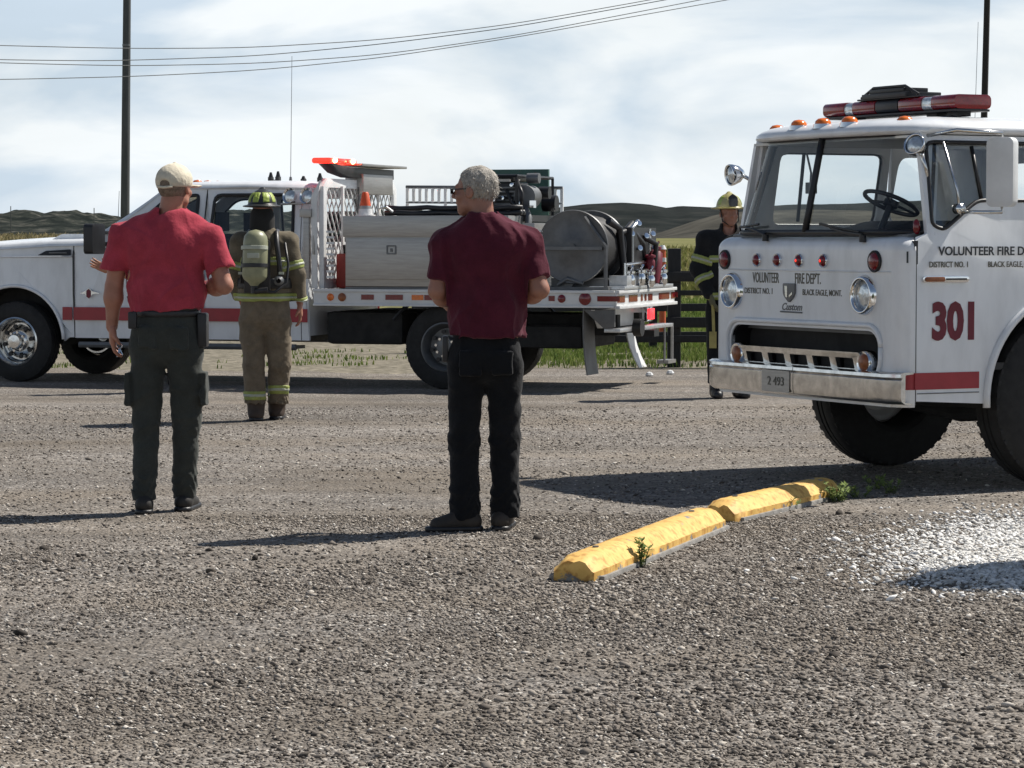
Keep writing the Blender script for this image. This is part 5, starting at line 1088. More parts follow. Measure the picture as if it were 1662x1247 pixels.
    # far rail
    rl = bpy.data.objects.new('side_railing', None); COL.objects.link(rl); rl.parent = T
    mb = MB(); mb.tube([P(3.5, -1.0, 1.99), P(5.2, -1.0, 1.97)], .018, 6); mb.build('top_rail', M['steel'], rl); mb = MB(); mb.tube([P(3.5, -1.0, 1.83), P(5.2, -1.0, 1.81)], .012, 6); mb.build('middle_rail', M['steel'], rl)
    for i in range(25): mb = MB(); mb.box(-3.53-i*.07, -3.50-i*.07, -1.012, -.99, .97 if i % 6 == 0 else 1.82, 1.98); mb.build('baluster', M['white2'], rl)
    # water tank on the deck behind
    mb = MB(); mb.box(-5.25, -3.55, -.92, .44, .97, 1.60); mb.build('water_tank', M['white2'], T, bevel=.04)
    # red equipment standing between rack and box
    return T, P, BW, B1
TRUCK, TP, TBW, TB1 = pickup()
def truck_loads():
    T = TRUCK; P = TP
    Rm = Matrix.Translation(T.location) @ Matrix.Rotation(T.rotation_euler.z, 4, 'Z'); rz = T.rotation_euler.z
    def place(name, lab, cat, t, y, z, group=None): return thing(name, lab, cat, Rm @ Vector(P(t, y, z)), rz, group)
    cm = material('orange_cone', (.62, .085, .02), .5, var=.12)
    c = place('traffic_cone', 'orange traffic cone with white collar standing at the front of the tool box', 'traffic cone', 3.74, .80, 1.673)
    MB().lathe((0, 0, 0), (0, 0, 1), [(.0, .10), (.012, .10), (.014, .072), (.07, .062)], 20).build('base', M['white2'], c); MB().lathe((0, 0, 0), (0, 0, 1), [(.07, .062), (.10, .055)], 20).build('collar', M['alu'], c)
    MB().lathe((0, 0, 0), (0, 0, 1), [(.10, .055), (.22, .034), (.235, .022), (.235, 0)], 20).build('tip', cm, c)
    rm = material('red_can', (.32, .03, .02), .45, var=.2)
    g = place('fuel_can', 'dull red fuel can in the gap between the mesh rack and the tool box', 'fuel can', 3.53, .62, .967)
    mb = MB(); mb.box(-.09, .09, -.22, .22, 0, .34); mb.build('body', rm, g, bevel=.03); mb = MB(); mb.tube([(0, -.12, .34), (0, -.1, .40), (0, .08, .40), (0, .1, .34)], .014, 6); mb.build('handle', rm, g); MB().cyl((0, .17, .34), (0, .2, .42), .022).build('spout', M['black'], g)
    g = place('fire_extinguisher', 'red extinguisher standing behind the fuel can', 'extinguisher', 3.50, .10, .967)
    MB().lathe((0, 0, 0), (0, 0, 1), [(0, .07), (.40, .07), (.46, .05), (.48, .02), (.52, .02)], 18).build('bottle', rm, g); mb = MB(); mb.box(-.02, .02, -.06, .03, .52, .56); mb.tube([(0, .02, .53), (.04, .07, .45), (.03, .085, .2)], .01, 6); mb.build('valve', M['black'], g)
    # pump engine with green panel
    T2 = T
    def part(name, mb, mat, par=None, **k): return mb.build(name, M[mat] if isinstance(mat, str) else mat, par or T2, **k)
    pe = bpy.data.objects.new('pump_engine', None); COL.objects.link(pe); pe.parent = T; pe.location = (.22, 0, 0)
    mb = MB(); mb.box(-5.58, -4.98, -.62, .62, 1.62, 1.68); part('mount', mb, 'black', pe)
    mb = MB(); mb.box(-5.42, -5.00, .12, .50, 1.70, 2.0); mb.box(-5.38, -5.04, .05, .49, 2.01, 2.07); part('engine_block', mb, 'black', pe, bevel=.02)
    for i in range(6): mb = MB(); mb.box(-5.41, -5.06, .501, .53, 1.74+i*.04, 1.755+i*.04); part('cooling_fin', mb, 'steel', pe)
    mb = MB(); mb.box(-5.36, -5.10, .51, .545, 2.005, 2.03); part('cover_strip', mb, 'alu', pe)
    mb = MB(); mb.box(-5.30, -4.60, -.95, -.90, 1.68, 2.16); part('green_panel', mb, 'green', pe, bevel=.004)
    mb = MB()
    for x in (4.96, 5.44): mb.tube([P(x, .58, 1.64), P(x, .58, 2.06), P(x, -.6, 2.06), P(x, -.6, 1.64)], .016, 6)
    mb.tube([P(4.96, .58, 2.06), P(5.44, .58, 2.06)], .016, 6); mb.tube([P(4.96, -.6, 2.06), P(5.44, -.6, 2.06)], .016, 6); part('roll_frame', mb, 'black', pe, smooth=60)
    mb = MB(); mb.cyl(P(5.50, .30, 1.86), P(5.50, .52, 1.86), .11, n=20); mb.cyl(P(5.48, .35, 2.04), P(5.60, .35, 2.04), .05); mb.tube([P(5.5, .5, 1.75), P(5.57, .6, 1.66), P(5.56, .62, 1.5)], .035, 8); part('recoil_housing', mb, 'steel', pe, smooth=50)
    mb = MB(); mb.tube([P(5.32, .52, 1.92), P(5.40, .60, 1.80), P(5.5, .58, 1.72)], .018, 8); part('fuel_line', mb, 'black', pe, smooth=50)
    MB().cyl(P(5.55, .2, 1.9), P(5.66, .2, 1.9), .06).build('exhaust', M['black'], pe, smooth=50); MB().cyl(P(5.5, -.1, 1.80), P(5.64, -.1, 1.80), .08).build('air_filter', M['black'], pe, smooth=50)
    mb = MB(); mb.lathe(P(5.46, .60, 1.72), (0, 0, 1), [(-.06, .03), (0, .045), (.01, .045), (.02, .02), (.06, .02)], 12); mb.box(-5.62, -5.58, .52, .6, 1.75, 1.82); part('valve_cluster', mb, 'chrome', pe, smooth=40)
    rg2 = random.Random(8)
    for i in range(7):
        x = -5.16-.055*i; y = rg2.uniform(.30, .60); z = rg2.uniform(1.70, 1.80); mb = MB(); mb.tube([(x, y, z), (x+rg2.uniform(-.04, .04), y+.05, z+.14), (x+rg2.uniform(-.08, .08), y-.1, z+rg2.uniform(.2, .3))], rg2.uniform(.012, .022), 6); part('engine_hose', mb, 'black', pe, smooth=180)
    for i in range(5): mb = MB(); mb.lathe((-5.12-.09*i, .56, rg2.uniform(1.76, 2.0)), (.2, 1, .1), [(-.02, .012), (0, .024), (.02, .018), (.022, 0)], 10); part('fitting', mb, 'chrome', pe, smooth=50)
    mb = MB(); mb.box(-5.52, -5.40, .30, .95, .97, 1.60); part('support_cabinet', mb, 'alu', T, bevel=.006)
    for i in range(8): mb = MB(); mb.box(-5.60, -5.525, .6, .95, 1.20+i*.045, 1.222+i*.045); part('vent_louvre', mb, 'white2', T)
    # hose reel: disc faces the near side
    hr = bpy.data.objects.new('hose_reel', None); COL.objects.link(hr); hr.parent = T; hr.location = P(5.90, 0, 1.375)
    for y, nm in ((.93, 'reel_disc'), (.30, 'reel_disc')):
        MB().lathe((0, y, 0), (0, 1, 0), [(0, 0), (0, .325), (-.006, .342), (.008, .352), (.022, .345), (.016, .325), (.012, .10), (.02, .09), (.02, .03), (.035, .03), (.035, 0)], 56).build(nm, M['reel'], hr, smooth=40)
    hm = material('rubber_hose', (.025, .024, .024), .6, var=.3)
    mb = MB(); g = []
    for i in range(420):
        a = i*.33; g.append((math.cos(a)*.285, .34+.56*i/420, math.sin(a)*.285))
    mb.tube(g, .020, 6); mb.build('coiled_hose', hm, hr, smooth=180); MB().cyl((0, .3, 0), (0, .93, 0), .24, n=24).build('drum', M['steel'], hr)
    mb = MB(); mb.box(-.30, .30, .965, .985, -.030, .002); mb.build('disc_brace', M['steel'], hr)
    mb = MB(); mb.tube([(-.33, .96, -.405), (-.33, .96, .0), (-.12, .97, .28)], .022, 6); mb.tube([(.30, .96, -.405), (.30, .96, -.1)], .022, 6); mb.tube([(-.33, .25, -.405), (-.33, .25, .05), (.02, .25, .05), (.30, .25, -.405)], .022, 6); mb.box(-.36, .34, .22, .98, -.408, -.38); mb.build('reel_frame', M['reel'], hr, smooth=50)
    mb = MB(); mb.cyl((.08, .9, -.33), (.08, .55, -.33), .075, n=20); mb.box(-.28, .26, .35, .80, -.40, -.30); mb.tube([(.15, .93, -.36), (.05, .95, -.30), (-.1, .93, -.35)], .02, 8); mb.build('rewind_motor', M['steel'], hr, smooth=50)
    # plumbing behind the reel
    pl = bpy.data.objects.new('pump_plumbing', None); COL.objects.link(pl); pl.parent = T
    rg = random.Random(3)
    mb = MB(); mb.tube([P(6.28, .25, .98), P(6.28, .25, 1.55), P(6.28, .0, 1.62)], .022, 8); mb.tube([P(6.30, -.35, .98), P(6.30, -.35, 1.55)], .018, 8); mb.tube([P(6.1, .1, 1.12), P(6.34, .1, 1.12), P(6.36, -.5, 1.12)], .04, 8); mb.tube([P(6.32, .6, .99), P(6.32, .6, 1.2), P(6.32, -.1, 1.22)], .022, 8); part('pipes', mb, 'chrome_worn', pl, smooth=50)
    mb = MB(); mb.tube([P(6.15, .60, 1.62), P(6.22, .45, 1.55), P(6.24, .38, 1.2), P(6.26, .45, 1.0)], .036, 8); mb.tube([P(6.25, -.1, 1.5), P(6.38, -.3, 1.4), P(6.36, -.3, 1.1)], .03, 8); mb.box(-6.30, -6.02, -.6, .30, 1.0, 1.56); part('hoses', mb, 'black', pl, smooth=50)
    for i, (t_, y, z) in enumerate(((6.29, .26, 1.50), (6.30, .05, 1.60), (6.33, -.12, 1.48), (6.33, -.36, 1.50), (6.33, .12, 1.36), (6.33, -.42, 1.36))):
        mb = MB(); mb.lathe(P(t_, y, z), (-.7, .6, .3), [(-.03, .015), (0, .028), (.012, .028), (.014, .02), (.014, 0)], 16); part('gauge', mb, 'chrome', pl, smooth=40)
    for t_, y, z, m_ in ((6.36, -.15, 1.20, 'dred'), (6.34, -.45, 1.28, 'dred'), (6.40, .35, 1.06, 'chrome'), (6.38, -.55, 1.05, 'chrome'), (6.35, .55, 1.05, 'chrome'), (6.40, 0, 1.04, 'chrome')):
        mb = MB(); mb.lathe(P(t_, y, z), (0, 0, 1), [(-.06, .03), (-.03, .05), (.03, .05), (.06, .035), (.07, .055), (.09, .055), (.10, .02)], 14); mb.tube([P(t_, y, z+.1), P(t_+.05, y+.08, z+.14)], .012, 6); part('valve', mb, m_, pl, smooth=40)
    mb = MB(); mb.tube([P(6.36, -.30, 1.02), P(6.38, -.34, 1.20), P(6.36, -.42, 1.30)], .055, 8); part('red_hose', mb, M['dred'], pl, smooth=60)
    mb = MB(); mb.tube([P(6.20, .40, 1.50), P(6.26, .2, 1.54), P(6.3, -.1, 1.40), P(6.30, -.25, 1.02)], .034, 8); part('discharge_hose', mb, 'black', pl, smooth=60)
    mb = MB(); mb.tube([P(6.12, .15, 1.0), P(6.10, .05, 1.45), P(6.16, -.2, 1.60), P(6.2, -.45, 1.4), P(6.22, -.5, 1.0)], .034, 8); part('discharge_hose', mb, 'black', pl, smooth=60)
    mb = MB(); mb.box(-6.40, -6.05, .1, .9, .968, 1.0); mb.box(-6.38, -6.20, .35, .75, 1.001, 1.1); mb.box(-6.4, -6.1, -.9, .0, .968, 1.0); part('tray', mb, 'alu2', pl, bevel=.004)
truck_loads()

# ------------------------------------------------------------ people (local frame: x right, y away from the camera, z up)
V3 = lambda *a: np.array(a, float)
def rotz(a): return Matrix.Rotation(a, 3, 'Z')
def add_head(v, c, HM, neck, nr=.060, k=.012):
    q = lambda x, y, z: np.array(c)+np.array(HM @ Vector((x, y, z)))
    v.cap(q(0, -.03, -.05), neck, nr*.97, nr*1.08, .03)
    v.ell(q(0, -.012, .03), (.076, .098, .088), k, HM); v.ell(q(0, .03, -.035), (.060, .066, .078), .02, HM)
    v.cap(q(-.04, .02, -.07), q(0, .062, -.092), .026, .024, .02); v.cap(q(.04, .02, -.07), q(0, .062, -.092), .026, .024, .02)
    v.cap(q(-.03, .082, .024), q(.03, .082, .024), .013, .013, .012)
    for s in (-1, 1):
        v.ell(q(s*.032, .102, .004), (.017, .012, .011), .008, HM, 's'); v.ell(q(s*.032, .083, .003), (.014, .013, .012), .003, HM)
        v.ell(q(s*.042, .062, -.025), (.024, .024, .022), .015, HM)
        v.ell(q(s*.079, -.005, -.004), (.011, .022, .034), .006, HM); v.ell(q(s*.088, -.0, .0), (.006, .011, .019), .004, HM, 's')
    v.cap(q(0, .092, .014), q(0, .112, -.022), .009, .014, .008); v.cap(q(-.012, .1, -.028), q(.012, .1, -.028), .009, .009, .005)
    v.ell(q(0, .088, -.053), (.026, .013, .007), .006, HM); v.ell(q(0, .086, -.064), (.021, .012, .007), .004, HM)
def add_hand(v, wrist, d, n, thumb, curl=.35, s=1.0, spread=.0):
    d = np.array(Vector(d).normalized()); n = Vector(n); n = np.array((n-Vector(d)*n.dot(Vector(d))).normalized()); w = np.cross(d, n)*thumb; W_ = np.array(wrist, float)
    m = Matrix((tuple(w), tuple(d), tuple(n))).transposed()
    v.rbox(W_+d*.048*s, (.041*s, .052*s, .015*s), .013*s, .012, m)
    v.ell(W_+d*.035*s+w*.028*s+n*.006, (.018*s, .032*s, .016*s), .01, m)
    for i, (o, L_) in enumerate(((.031, .92), (.0105, 1.0), (-.0105, .94), (-.030, .76))):
        p = W_+d*.092*s+w*o*s; a = curl*.5+spread*0; dirn = d
        for L1, r0, r1 in ((.040, .0098, .0092), (.026, .0092, .0085), (.020, .0085, .0072)):
            dd = d*math.cos(a)+n*math.sin(a)+w*o*spread*4; p2 = p+dd*L1*L_*s; v.cap(p, p2, r0*s, r1*s, .004); p = p2; a += curl
    p = W_+d*.028*s+w*.034*s; p2 = p+(w*.62+d*.72+n*.35)*.042*s; p3 = p2+(w*.1+d*.85+n*.5)*.030*s
    v.cap(p, p2, .0135*s, .0115*s, .01); v.cap(p2, p3, .0112*s, .009*s, .004)
def arm(v, sh, el, wr, r=(.050, .040, .042, .027)):
    v.cap(sh, el, r[0], r[1], .02); v.cap(el, wr, r[2], r[3], .015)
    m = np.array(el)*.72+np.array(wr)*.28; v.ell(m, (r[2]*1.08,)*3, .03)
def shoe(v, heel, toe, w=.046, h=.075):
    heel = np.array(heel, float); toe = np.array(toe, float); d = (toe-heel)/np.linalg.norm(toe-heel)
    v.cap(heel+V3(0, 0, .045), toe-d*.02+V3(0, 0, .032), w*.95, w*.78, .02); v.cap(heel+V3(0, 0, .05), heel+d*.04+V3(0, 0, h+.03), w*1.0, w*.85, .02); v.cap(heel+d*.05+V3(0, 0, .08), toe-d*.08+V3(0, 0, .045), w*.7, w*.75, .03)
def sole(v, heel, toe, w=.05):
    heel = np.array(heel, float); toe = np.array(toe, float); d = (toe-heel)/np.linalg.norm(toe-heel); v.cap(heel+V3(0, 0, .012)-d*.01, toe+V3(0, 0, .012), w*.98, w*.86, .01); v.plane((0, 0, .026), (0, 0, 1)); v.plane((0, 0, -.002), (0, 0, -1))
def cloth(n, c, var=.16, b=.35, bs=45, g=.12):
    m = material(n, c, .92, var=var, vscale=11, bump=b, bscale=bs, spec=.15, grain=g)
    p = m.node_tree.nodes['Principled BSDF']; p.inputs['Sheen Weight'].default_value = .35; p.inputs['Sheen Roughness'].default_value = .5; p.inputs['Sheen Tint'].default_value = (*[min(1, q*2+.25) for q in c], 1)
    return m

def man_red():
    T = thing('person', 'man in a bright red T-shirt and beige cap walking away with keys', 'person', (at(265, 14.65, 0).x, 14.65, 0))
    hc = V3(.062, .03, 1.718); HM = rotz(R(-22))
    shL, shR = V3(-.215, 0, 1.465), V3(.245, 0, 1.46); elL, wrL = V3(-.262, .02, 1.20), V3(-.278, .04, .985); elR, wrR = V3(.325, -.03, 1.205), V3(.155, .23, 1.185)
    b = Vol((-.42, -.26, -.01), (.48, .42, 1.90), .0065)
    add_head(b, hc, HM, V3(.03, 0, 1.52), .059)
    b.ell((.015, 0, 1.33), (.17, .10, .20), .03); b.ell((.015, 0, 1.05), (.16, .11, .18), .03); b.cap(shL, shR, .05, .05, .02)
    arm(b, shL, elL, wrL, (.055, .046, .047, .031)); arm(b, shR, elR, wrR, (.055, .046, .047, .031))
    add_hand(b, wrL, (.02, .12, -1), (1, .25, 0), 1, .45, 1.0); add_hand(b, wrR, (-.9, .35, .05), (0, .3, -1), -1, .4, 1.0)
    for s, hx, ax_, ay in ((-1, -.085, -.105, -.03), (1, .115, .095, .12)):
        b.cap((hx, 0, .92), ((hx+ax_)/2, .045, .5), .06, .035, .02); b.cap(((hx+ax_)/2, .045, .5), (ax_, ay, .08), .035, .028, .02)
    b.mesh('body', M['skin'], T)
    # shirt
    red = cloth('red_cotton', (.36, .045, .068))
    v = Vol((-.42, -.28, .98), (.48, .30, 1.68), .008)
    v.ell((.018, .0, 1.36), (.222, .135, .21), .04); v.ell((.02, .02, 1.17), (.205, .165, .20), .05); v.cap(shL+V3(.02, 0, -.012), shR+V3(-.02, 0, -.012), .072, .072, .04)
    for q_ in (shL, shR): v.cap((.04, -.01, 1.56), q_+V3(0, 0, .0), .078, .078, .05)
    v.ell((.02, -.03, 1.42), (.20, .115, .15), .06); v.cap((.04, -.005, 1.52), (.045, 0, 1.60), .095, .074, .05); v.cap((.02, 0, 1.15), (.03, .0, 1.0), .198, .205, .04, sy=.76)
    for sh, el, L_ in ((shL, elL, .70), (shR, elR, .72)):
        d = (el-sh)/np.linalg.norm(el-sh); e = sh+d*np.linalg.norm(el-sh)*L_; off = V3(-.012 if sh is shL else .012, 0, 0)
        v.cap(sh, e+d*.06+off, .076, .086, .03); lo = e-.13; hi = e+V3(.13, .13, .2); lo[0] = min(lo[0], e[0]-.13)
        sl, X, Y, Z = v.sub(e-V3(.12, .14, .16), e+V3(.12, .14, .10)); cut = (X-e[0])*d[0]+(Y-e[1])*d[1]+(Z-e[2])*d[2]
        side = (X < -.20) if sh is shL else (X > .245)
        v.F[sl] = np.where(side, np.maximum(v.F[sl], cut), v.F[sl])
    v.plane((0, 0, 1.063), (.05, 0, -1)); v.plane((0, -.02, 1.628), (0, -.25, 1))
    v.cap((.045, .01, 1.65), (.04, .01, 1.56), .068, .066, .004, op='s')
    v.wrinkle(.015, (26, 16, 17), 11)
    v.mesh('t_shirt', red, T)
    # trousers
    tr = cloth('grey_green_canvas', (.042, .046, .042))
    v = Vol((-.28, -.24, .03), (.30, .30, 1.12), .009)
    v.ell((.012, .0, .95), (.185, .135, .17), .04); v.cap((.012, 0, 1.0), (.015, 0, 1.085), .172, .176, .03, sy=.78)
    kL, kR = V3(-.098, .03, .50), V3(.112, .06, .50)
    v.cap((-.085, 0, .88), kL, .103, .080, .025); v.cap(kL, (-.103, -.025, .07), .078, .066, .02); v.cap((.115, 0, .88), kR, .103, .080, .025); v.cap(kR, (.092, .12, .07), .078, .064, .02)
    v.rbox((-.187, .01, .66), (.022, .07, .095), .014, .02); v.rbox((.213, .03, .66), (.020, .07, .095), .014, .02)
    v.rbox((-.07, -.125, .93), (.055, .018, .065), .01, .008); v.rbox((.10, -.122, .93), (.055, .018, .065), .01, .008)
    v.plane((0, 0, .062), (0, 0, -1)); v.wrinkle(.010, (14, 14, 30), 5, .013, .46); v.mesh('cargo_trousers', tr, T)
    v = Vol((-.25, -.2, 1.0), (.26, .2, 1.1), .008); v.cap((.012, 0, .9), (.015, 0, 1.2), .180, .182, .02, sy=.79); v.plane((0, 0, 1.073), (0, 0, 1)); v.plane((0, 0, 1.04), (0, 0, -1)); v.mesh('belt', M['black'], T)
    MB().box(-.165, -.12, -.165, -.13, .98, 1.07).build('phone_pouch', M['black'], T, bevel=.008); MB().box(.185, .235, -.06, .06, .88, 1.06).build('tool_pouch', M['black'], T, bevel=.012)
    # shoes
    sm = material('dark_shoe_leather', (.018, .016, .014), .6, var=.3)
    for heel, toe in (((-.10, -.06, 0), (-.125, .17, 0)), ((.09, .09, 0), (.12, .31, 0))):
        v = Vol((-.25, -.16, -.02), (.25, .42, .18), .008); shoe(v, heel, toe); v.plane((0, 0, .004), (0, 0, -1)); o = v.mesh('shoe', sm, T)
        v = Vol((-.25, -.16, -.02), (.25, .42, .1), .008); sole(v, heel, toe); v.mesh('sole', M['black'], o)
    # hair and cap
    q = lambda x, y, z: hc+np.array(HM @ Vector((x, y, z)))
    v = Vol(hc-V3(.15, .16, .16), hc+V3(.15, .2, .16), .006); v.ell(q(0, -.016, .02), (.081, .102, .095), .01, HM); v.ell(q(0, .09, -.03), (.1, .075, .13), .01, HM, 's')
    for s in (-1, 1): v.ell(q(s*.088, .0, -.01), (.022, .026, .04), .005, HM, 's')
    v.plane(q(0, 0, .04), (0, 0, 1)); v.plane(q(0, -.03, -.062), (0, .2, -1)); v.wrinkle(.0015, (150, 150, 60), 3); v.mesh('hair', material('grey_brown_hair', (.20, .15, .11), .9, var=.35, vscale=60, bump=.6, bscale=140), T)
    capm = material('beige_cap', (.62, .56, .44), .9, var=.14, vscale=18, bump=.4, bscale=60)
    v = Vol(hc-V3(.17, .2, .16), hc+V3(.2, .26, .17), .006); v.ell(q(0, -.008, .038), (.094, .115, .094), .01, HM); v.plane(q(0, 0, .004), (0, 0, -1)); v.ell(q(0, .15, .012), (.070, .085, .009), .012, HM)
    v.ell(q(0, -.135, .022), (.036, .035, .022), .006, HM, 's'); v.wrinkle(.0022, (45, 45, 45), 8); v.ell(q(0, 0, .133), (.01, .01, .006), .003, HM); v.mesh('cap', capm, T)
    mb = MB(); mb.tube([q(-.045, -.106, .006), q(0, -.122, .002), q(.045, -.106, .006)], .0075, 6); mb.build('cap_strap', capm, T, smooth=180)
    k = wrL+V3(.035, .03, -.10); mb = MB()
    mb.tube([k+V3(.015*math.cos(a), 0, .015*math.sin(a)) for a in np.linspace(0, 2*PI, 12)], .0022, 5)
    for dx, ln in ((.0, .055), (.018, .05), (-.012, .06)): mb.tube([k+V3(0, 0, -.015), k+V3(dx, -.01, -ln)], .004, 4)
    tag(mb.build('keys', M['chrome'], None), 'shiny bunch of keys held in the left hand of the man in the red shirt', 'keys').location = T.location
def man_maroon():
    T = thing('person', 'grey-haired man in a maroon T-shirt and dark jeans with his head turned left', 'person', (at(780, 13.75, 0).x, 13.75, 0))
    hc = V3(-.028, .015, 1.684); HM = rotz(R(68))
    shL, shR = V3(-.175, 0, 1.43), V3(.23, .0, 1.43); elL, wrL = V3(-.212, -.02, 1.195), V3(-.13, .20, 1.09); elR, wrR = V3(.292, -.04, 1.20), V3(.17, .20, 1.13)
    b = Vol((-.36, -.26, -.01), (.44, .42, 1.86), .0065); add_head(b, hc, HM, V3(.01, 0, 1.48), .062)
    b.ell((.025, 0, 1.30), (.17, .10, .20), .03); b.ell((.03, 0, 1.0), (.16, .11, .18), .03); b.cap(shL, shR, .05, .05, .02)
    arm(b, shL, elL, wrL, (.052, .046, .047, .03)); arm(b, shR, elR, wrR, (.054, .046, .048, .03))
    add_hand(b, wrL, (.7, .6, -.1), (0, -.2, 1), 1, .45); add_hand(b, wrR, (-.8, .5, -.1), (0, -.2, 1), -1, .45)
    for hx, ax_, ay in ((-.075, -.083, 0), (.115, .118, .05)): b.cap((hx, 0, .86), ((hx+ax_)/2, .03, .46), .06, .035, .02); b.cap(((hx+ax_)/2, .03, .46), (ax_, ay, .08), .035, .028, .02)
    b.mesh('body', M['skin2'], T)
    mar = cloth('maroon_cotton', (.075, .012, .024))
    v = Vol((-.36, -.28, .88), (.46, .32, 1.65), .008)
    v.ell((.03, .0, 1.32), (.218, .138, .22), .04); v.ell((.03, .025, 1.12), (.202, .165, .21), .05); v.cap(shL+V3(.02, 0, -.012), shR+V3(-.02, 0, -.012), .074, .076, .045)
    for q_ in (shL, shR): v.cap((.01, -.01, 1.525), q_+V3(0, 0, .0), .080, .082, .05)
    v.ell((.03, -.035, 1.40), (.20, .115, .15), .06); v.cap((.012, -.005, 1.48), (.005, 0, 1.57), .098, .073, .05); v.cap((.03, .01, 1.10), (.032, .0, .90), .200, .212, .04, sy=.76)
    for sh, el, L_ in ((shL, elL, .80), (shR, elR, .80)):
        d = (el-sh)/np.linalg.norm(el-sh); e = sh+d*np.linalg.norm(el-sh)*L_; v.cap(sh, e+d*.06, .078, .074, .03)
        sl, X, Y, Z = v.sub(e-V3(.12, .14, .16), e+V3(.12, .14, .10)); cut = (X-e[0])*d[0]+(Y-e[1])*d[1]+(Z-e[2])*d[2]
        side = (X < -.172) if sh is shL else (X > .235); v.F[sl] = np.where(side, np.maximum(v.F[sl], cut), v.F[sl])
    v.plane((0, 0, .962), (-.06, 0, -1)); v.plane((0, -.02, 1.603), (0, -.25, 1)); v.cap((.005, .01, 1.62), (.005, .01, 1.52), .067, .064, .004, op='s')
    v.wrinkle(.017, (30, 18, 9), 23); v.mesh('t_shirt', mar, T)
    jn = cloth('dark_denim', (.008, .009, .011), .25)
    v = Vol((-.26, -.24, .03), (.32, .28, 1.04), .009); v.ell((.025, .0, .87), (.182, .13, .15), .04); v.cap((.025, 0, .90), (.025, 0, .96), .162, .16, .03, sy=.76)
    kL, kR = V3(-.082, .02, .46), V3(.118, .04, .46)
    v.cap((-.072, 0, .82), kL, .100, .080, .025); v.cap(kL, (-.078, 0, .07), .080, .076, .02); v.cap((.12, 0, .82), kR, .100, .078, .025); v.cap(kR, (.125, .05, .07), .077, .076, .02)
    v.plane((0, 0, .985), (0, 0, 1)); v.rbox((-.05, -.122, .84), (.058, .014, .068), .01, .006); v.rbox((.11, -.120, .84), (.055, .014, .065), .01, .006); v.plane((0, 0, .055), (0, 0, -1)); v.wrinkle(.0095, (14, 14, 26), 15, .012, .44); v.mesh('jeans', jn, T)
    MB().box(-.19, -.16, -.03, .05, .84, .97).build('phone_pouch', M['black'], T, bevel=.01)
    sm = material('brown_walking_shoe', (.035, .028, .022), .7, var=.35)
    for heel, toe in (((-.045, -.01, 0), (-.235, -.045, 0)), ((.10, .01, 0), (.135, .22, 0))):
        v = Vol((-.36, -.16, -.02), (.3, .34, .18), .008); shoe(v, heel, toe, .048); v.plane((0, 0, .004), (0, 0, -1)); o = v.mesh('shoe', sm, T)
        v = Vol((-.36, -.16, -.02), (.3, .34, .1), .008); sole(v, heel, toe); v.mesh('sole', M['black'], o)
    q = lambda x, y, z: hc+np.array(HM @ Vector((x, y, z)))
    v = Vol(hc-V3(.18, .18, .18), hc+V3(.18, .18, .18), .005); v.ell(q(0, -.018, .032), (.088, .110, .100), .01, HM); v.ell(q(0, .105, -.02), (.12, .085, .10), .02, HM, 's'); v.ell(q(0, .06, -.10), (.12, .09, .07), .01, HM, 's')
    for s in (-1, 1): v.ell(q(s*.09, .004, -.012), (.026, .026, .040), .006, HM, 's')
    v.plane(q(0, -.05, -.068), (0, .1, -1)); v.wrinkle(.005, (70, 70, 34), 3); v.wrinkle(.003, (190, 190, 60), 9); hair = v.mesh('hair', material('silver_grey_hair', (.36, .33, .29), .85, var=.45, vscale=40, bump=.8, bscale=120), T)
    vs = [w_.co.copy() for w_ in hair.data.vertices]; ns = [w_.normal.copy() for w_ in hair.data.vertices]; rg = random.Random(2); st = MB()
    for i in range(2200):
        j = rg.randrange(len(vs)); c = vs[j]; nn = ns[j]; dn = (Vector((rg.gauss(0, .5), rg.gauss(0, .5), -1))+nn*rg.uniform(.0, .35)).normalized(); L_ = rg.uniform(.008, .020)
        sd_ = dn.cross(nn).normalized()*.0011 if dn.cross(nn).length > .05 else Vector((.0011, 0, 0)); m1 = c+dn*L_*.5+nn*.001; e1 = c+dn*L_+nn*rg.uniform(-.001, .006)
        st.add([c-sd_, c+sd_, m1+sd_, e1, m1-sd_], [(0, 1, 2, 4), (4, 2, 3)])
    o = st.build('hair_strands', material('silver_strands', (.38, .35, .31), .7, var=.4, vscale=60), hair, smooth=0, recalc=False); o['kind'] = 'stuff'
    g = MB()
    for s in (-1, 1): g.tube([q(s*.075, -.005, .012), q(s*.072, .06, .012), q(s*.062, .105, .010)], .003, 5)
    g.tube([q(-.062, .105, .012), q(0, .118, .014), q(.062, .105, .012)], .003, 5); gl = g.build('sunglasses', M['black'], T)
    for s in (-1, 1):
        g = MB(); g.panel([(s*.010, -.012), (s*.055, -.010), (s*.058, .012), (s*.010, .014)], [], lambda a, b_, w: tuple(q(a, .112-abs(a)*.12+w, b_)), .003); g.build('dark_lens', M['black'], gl)

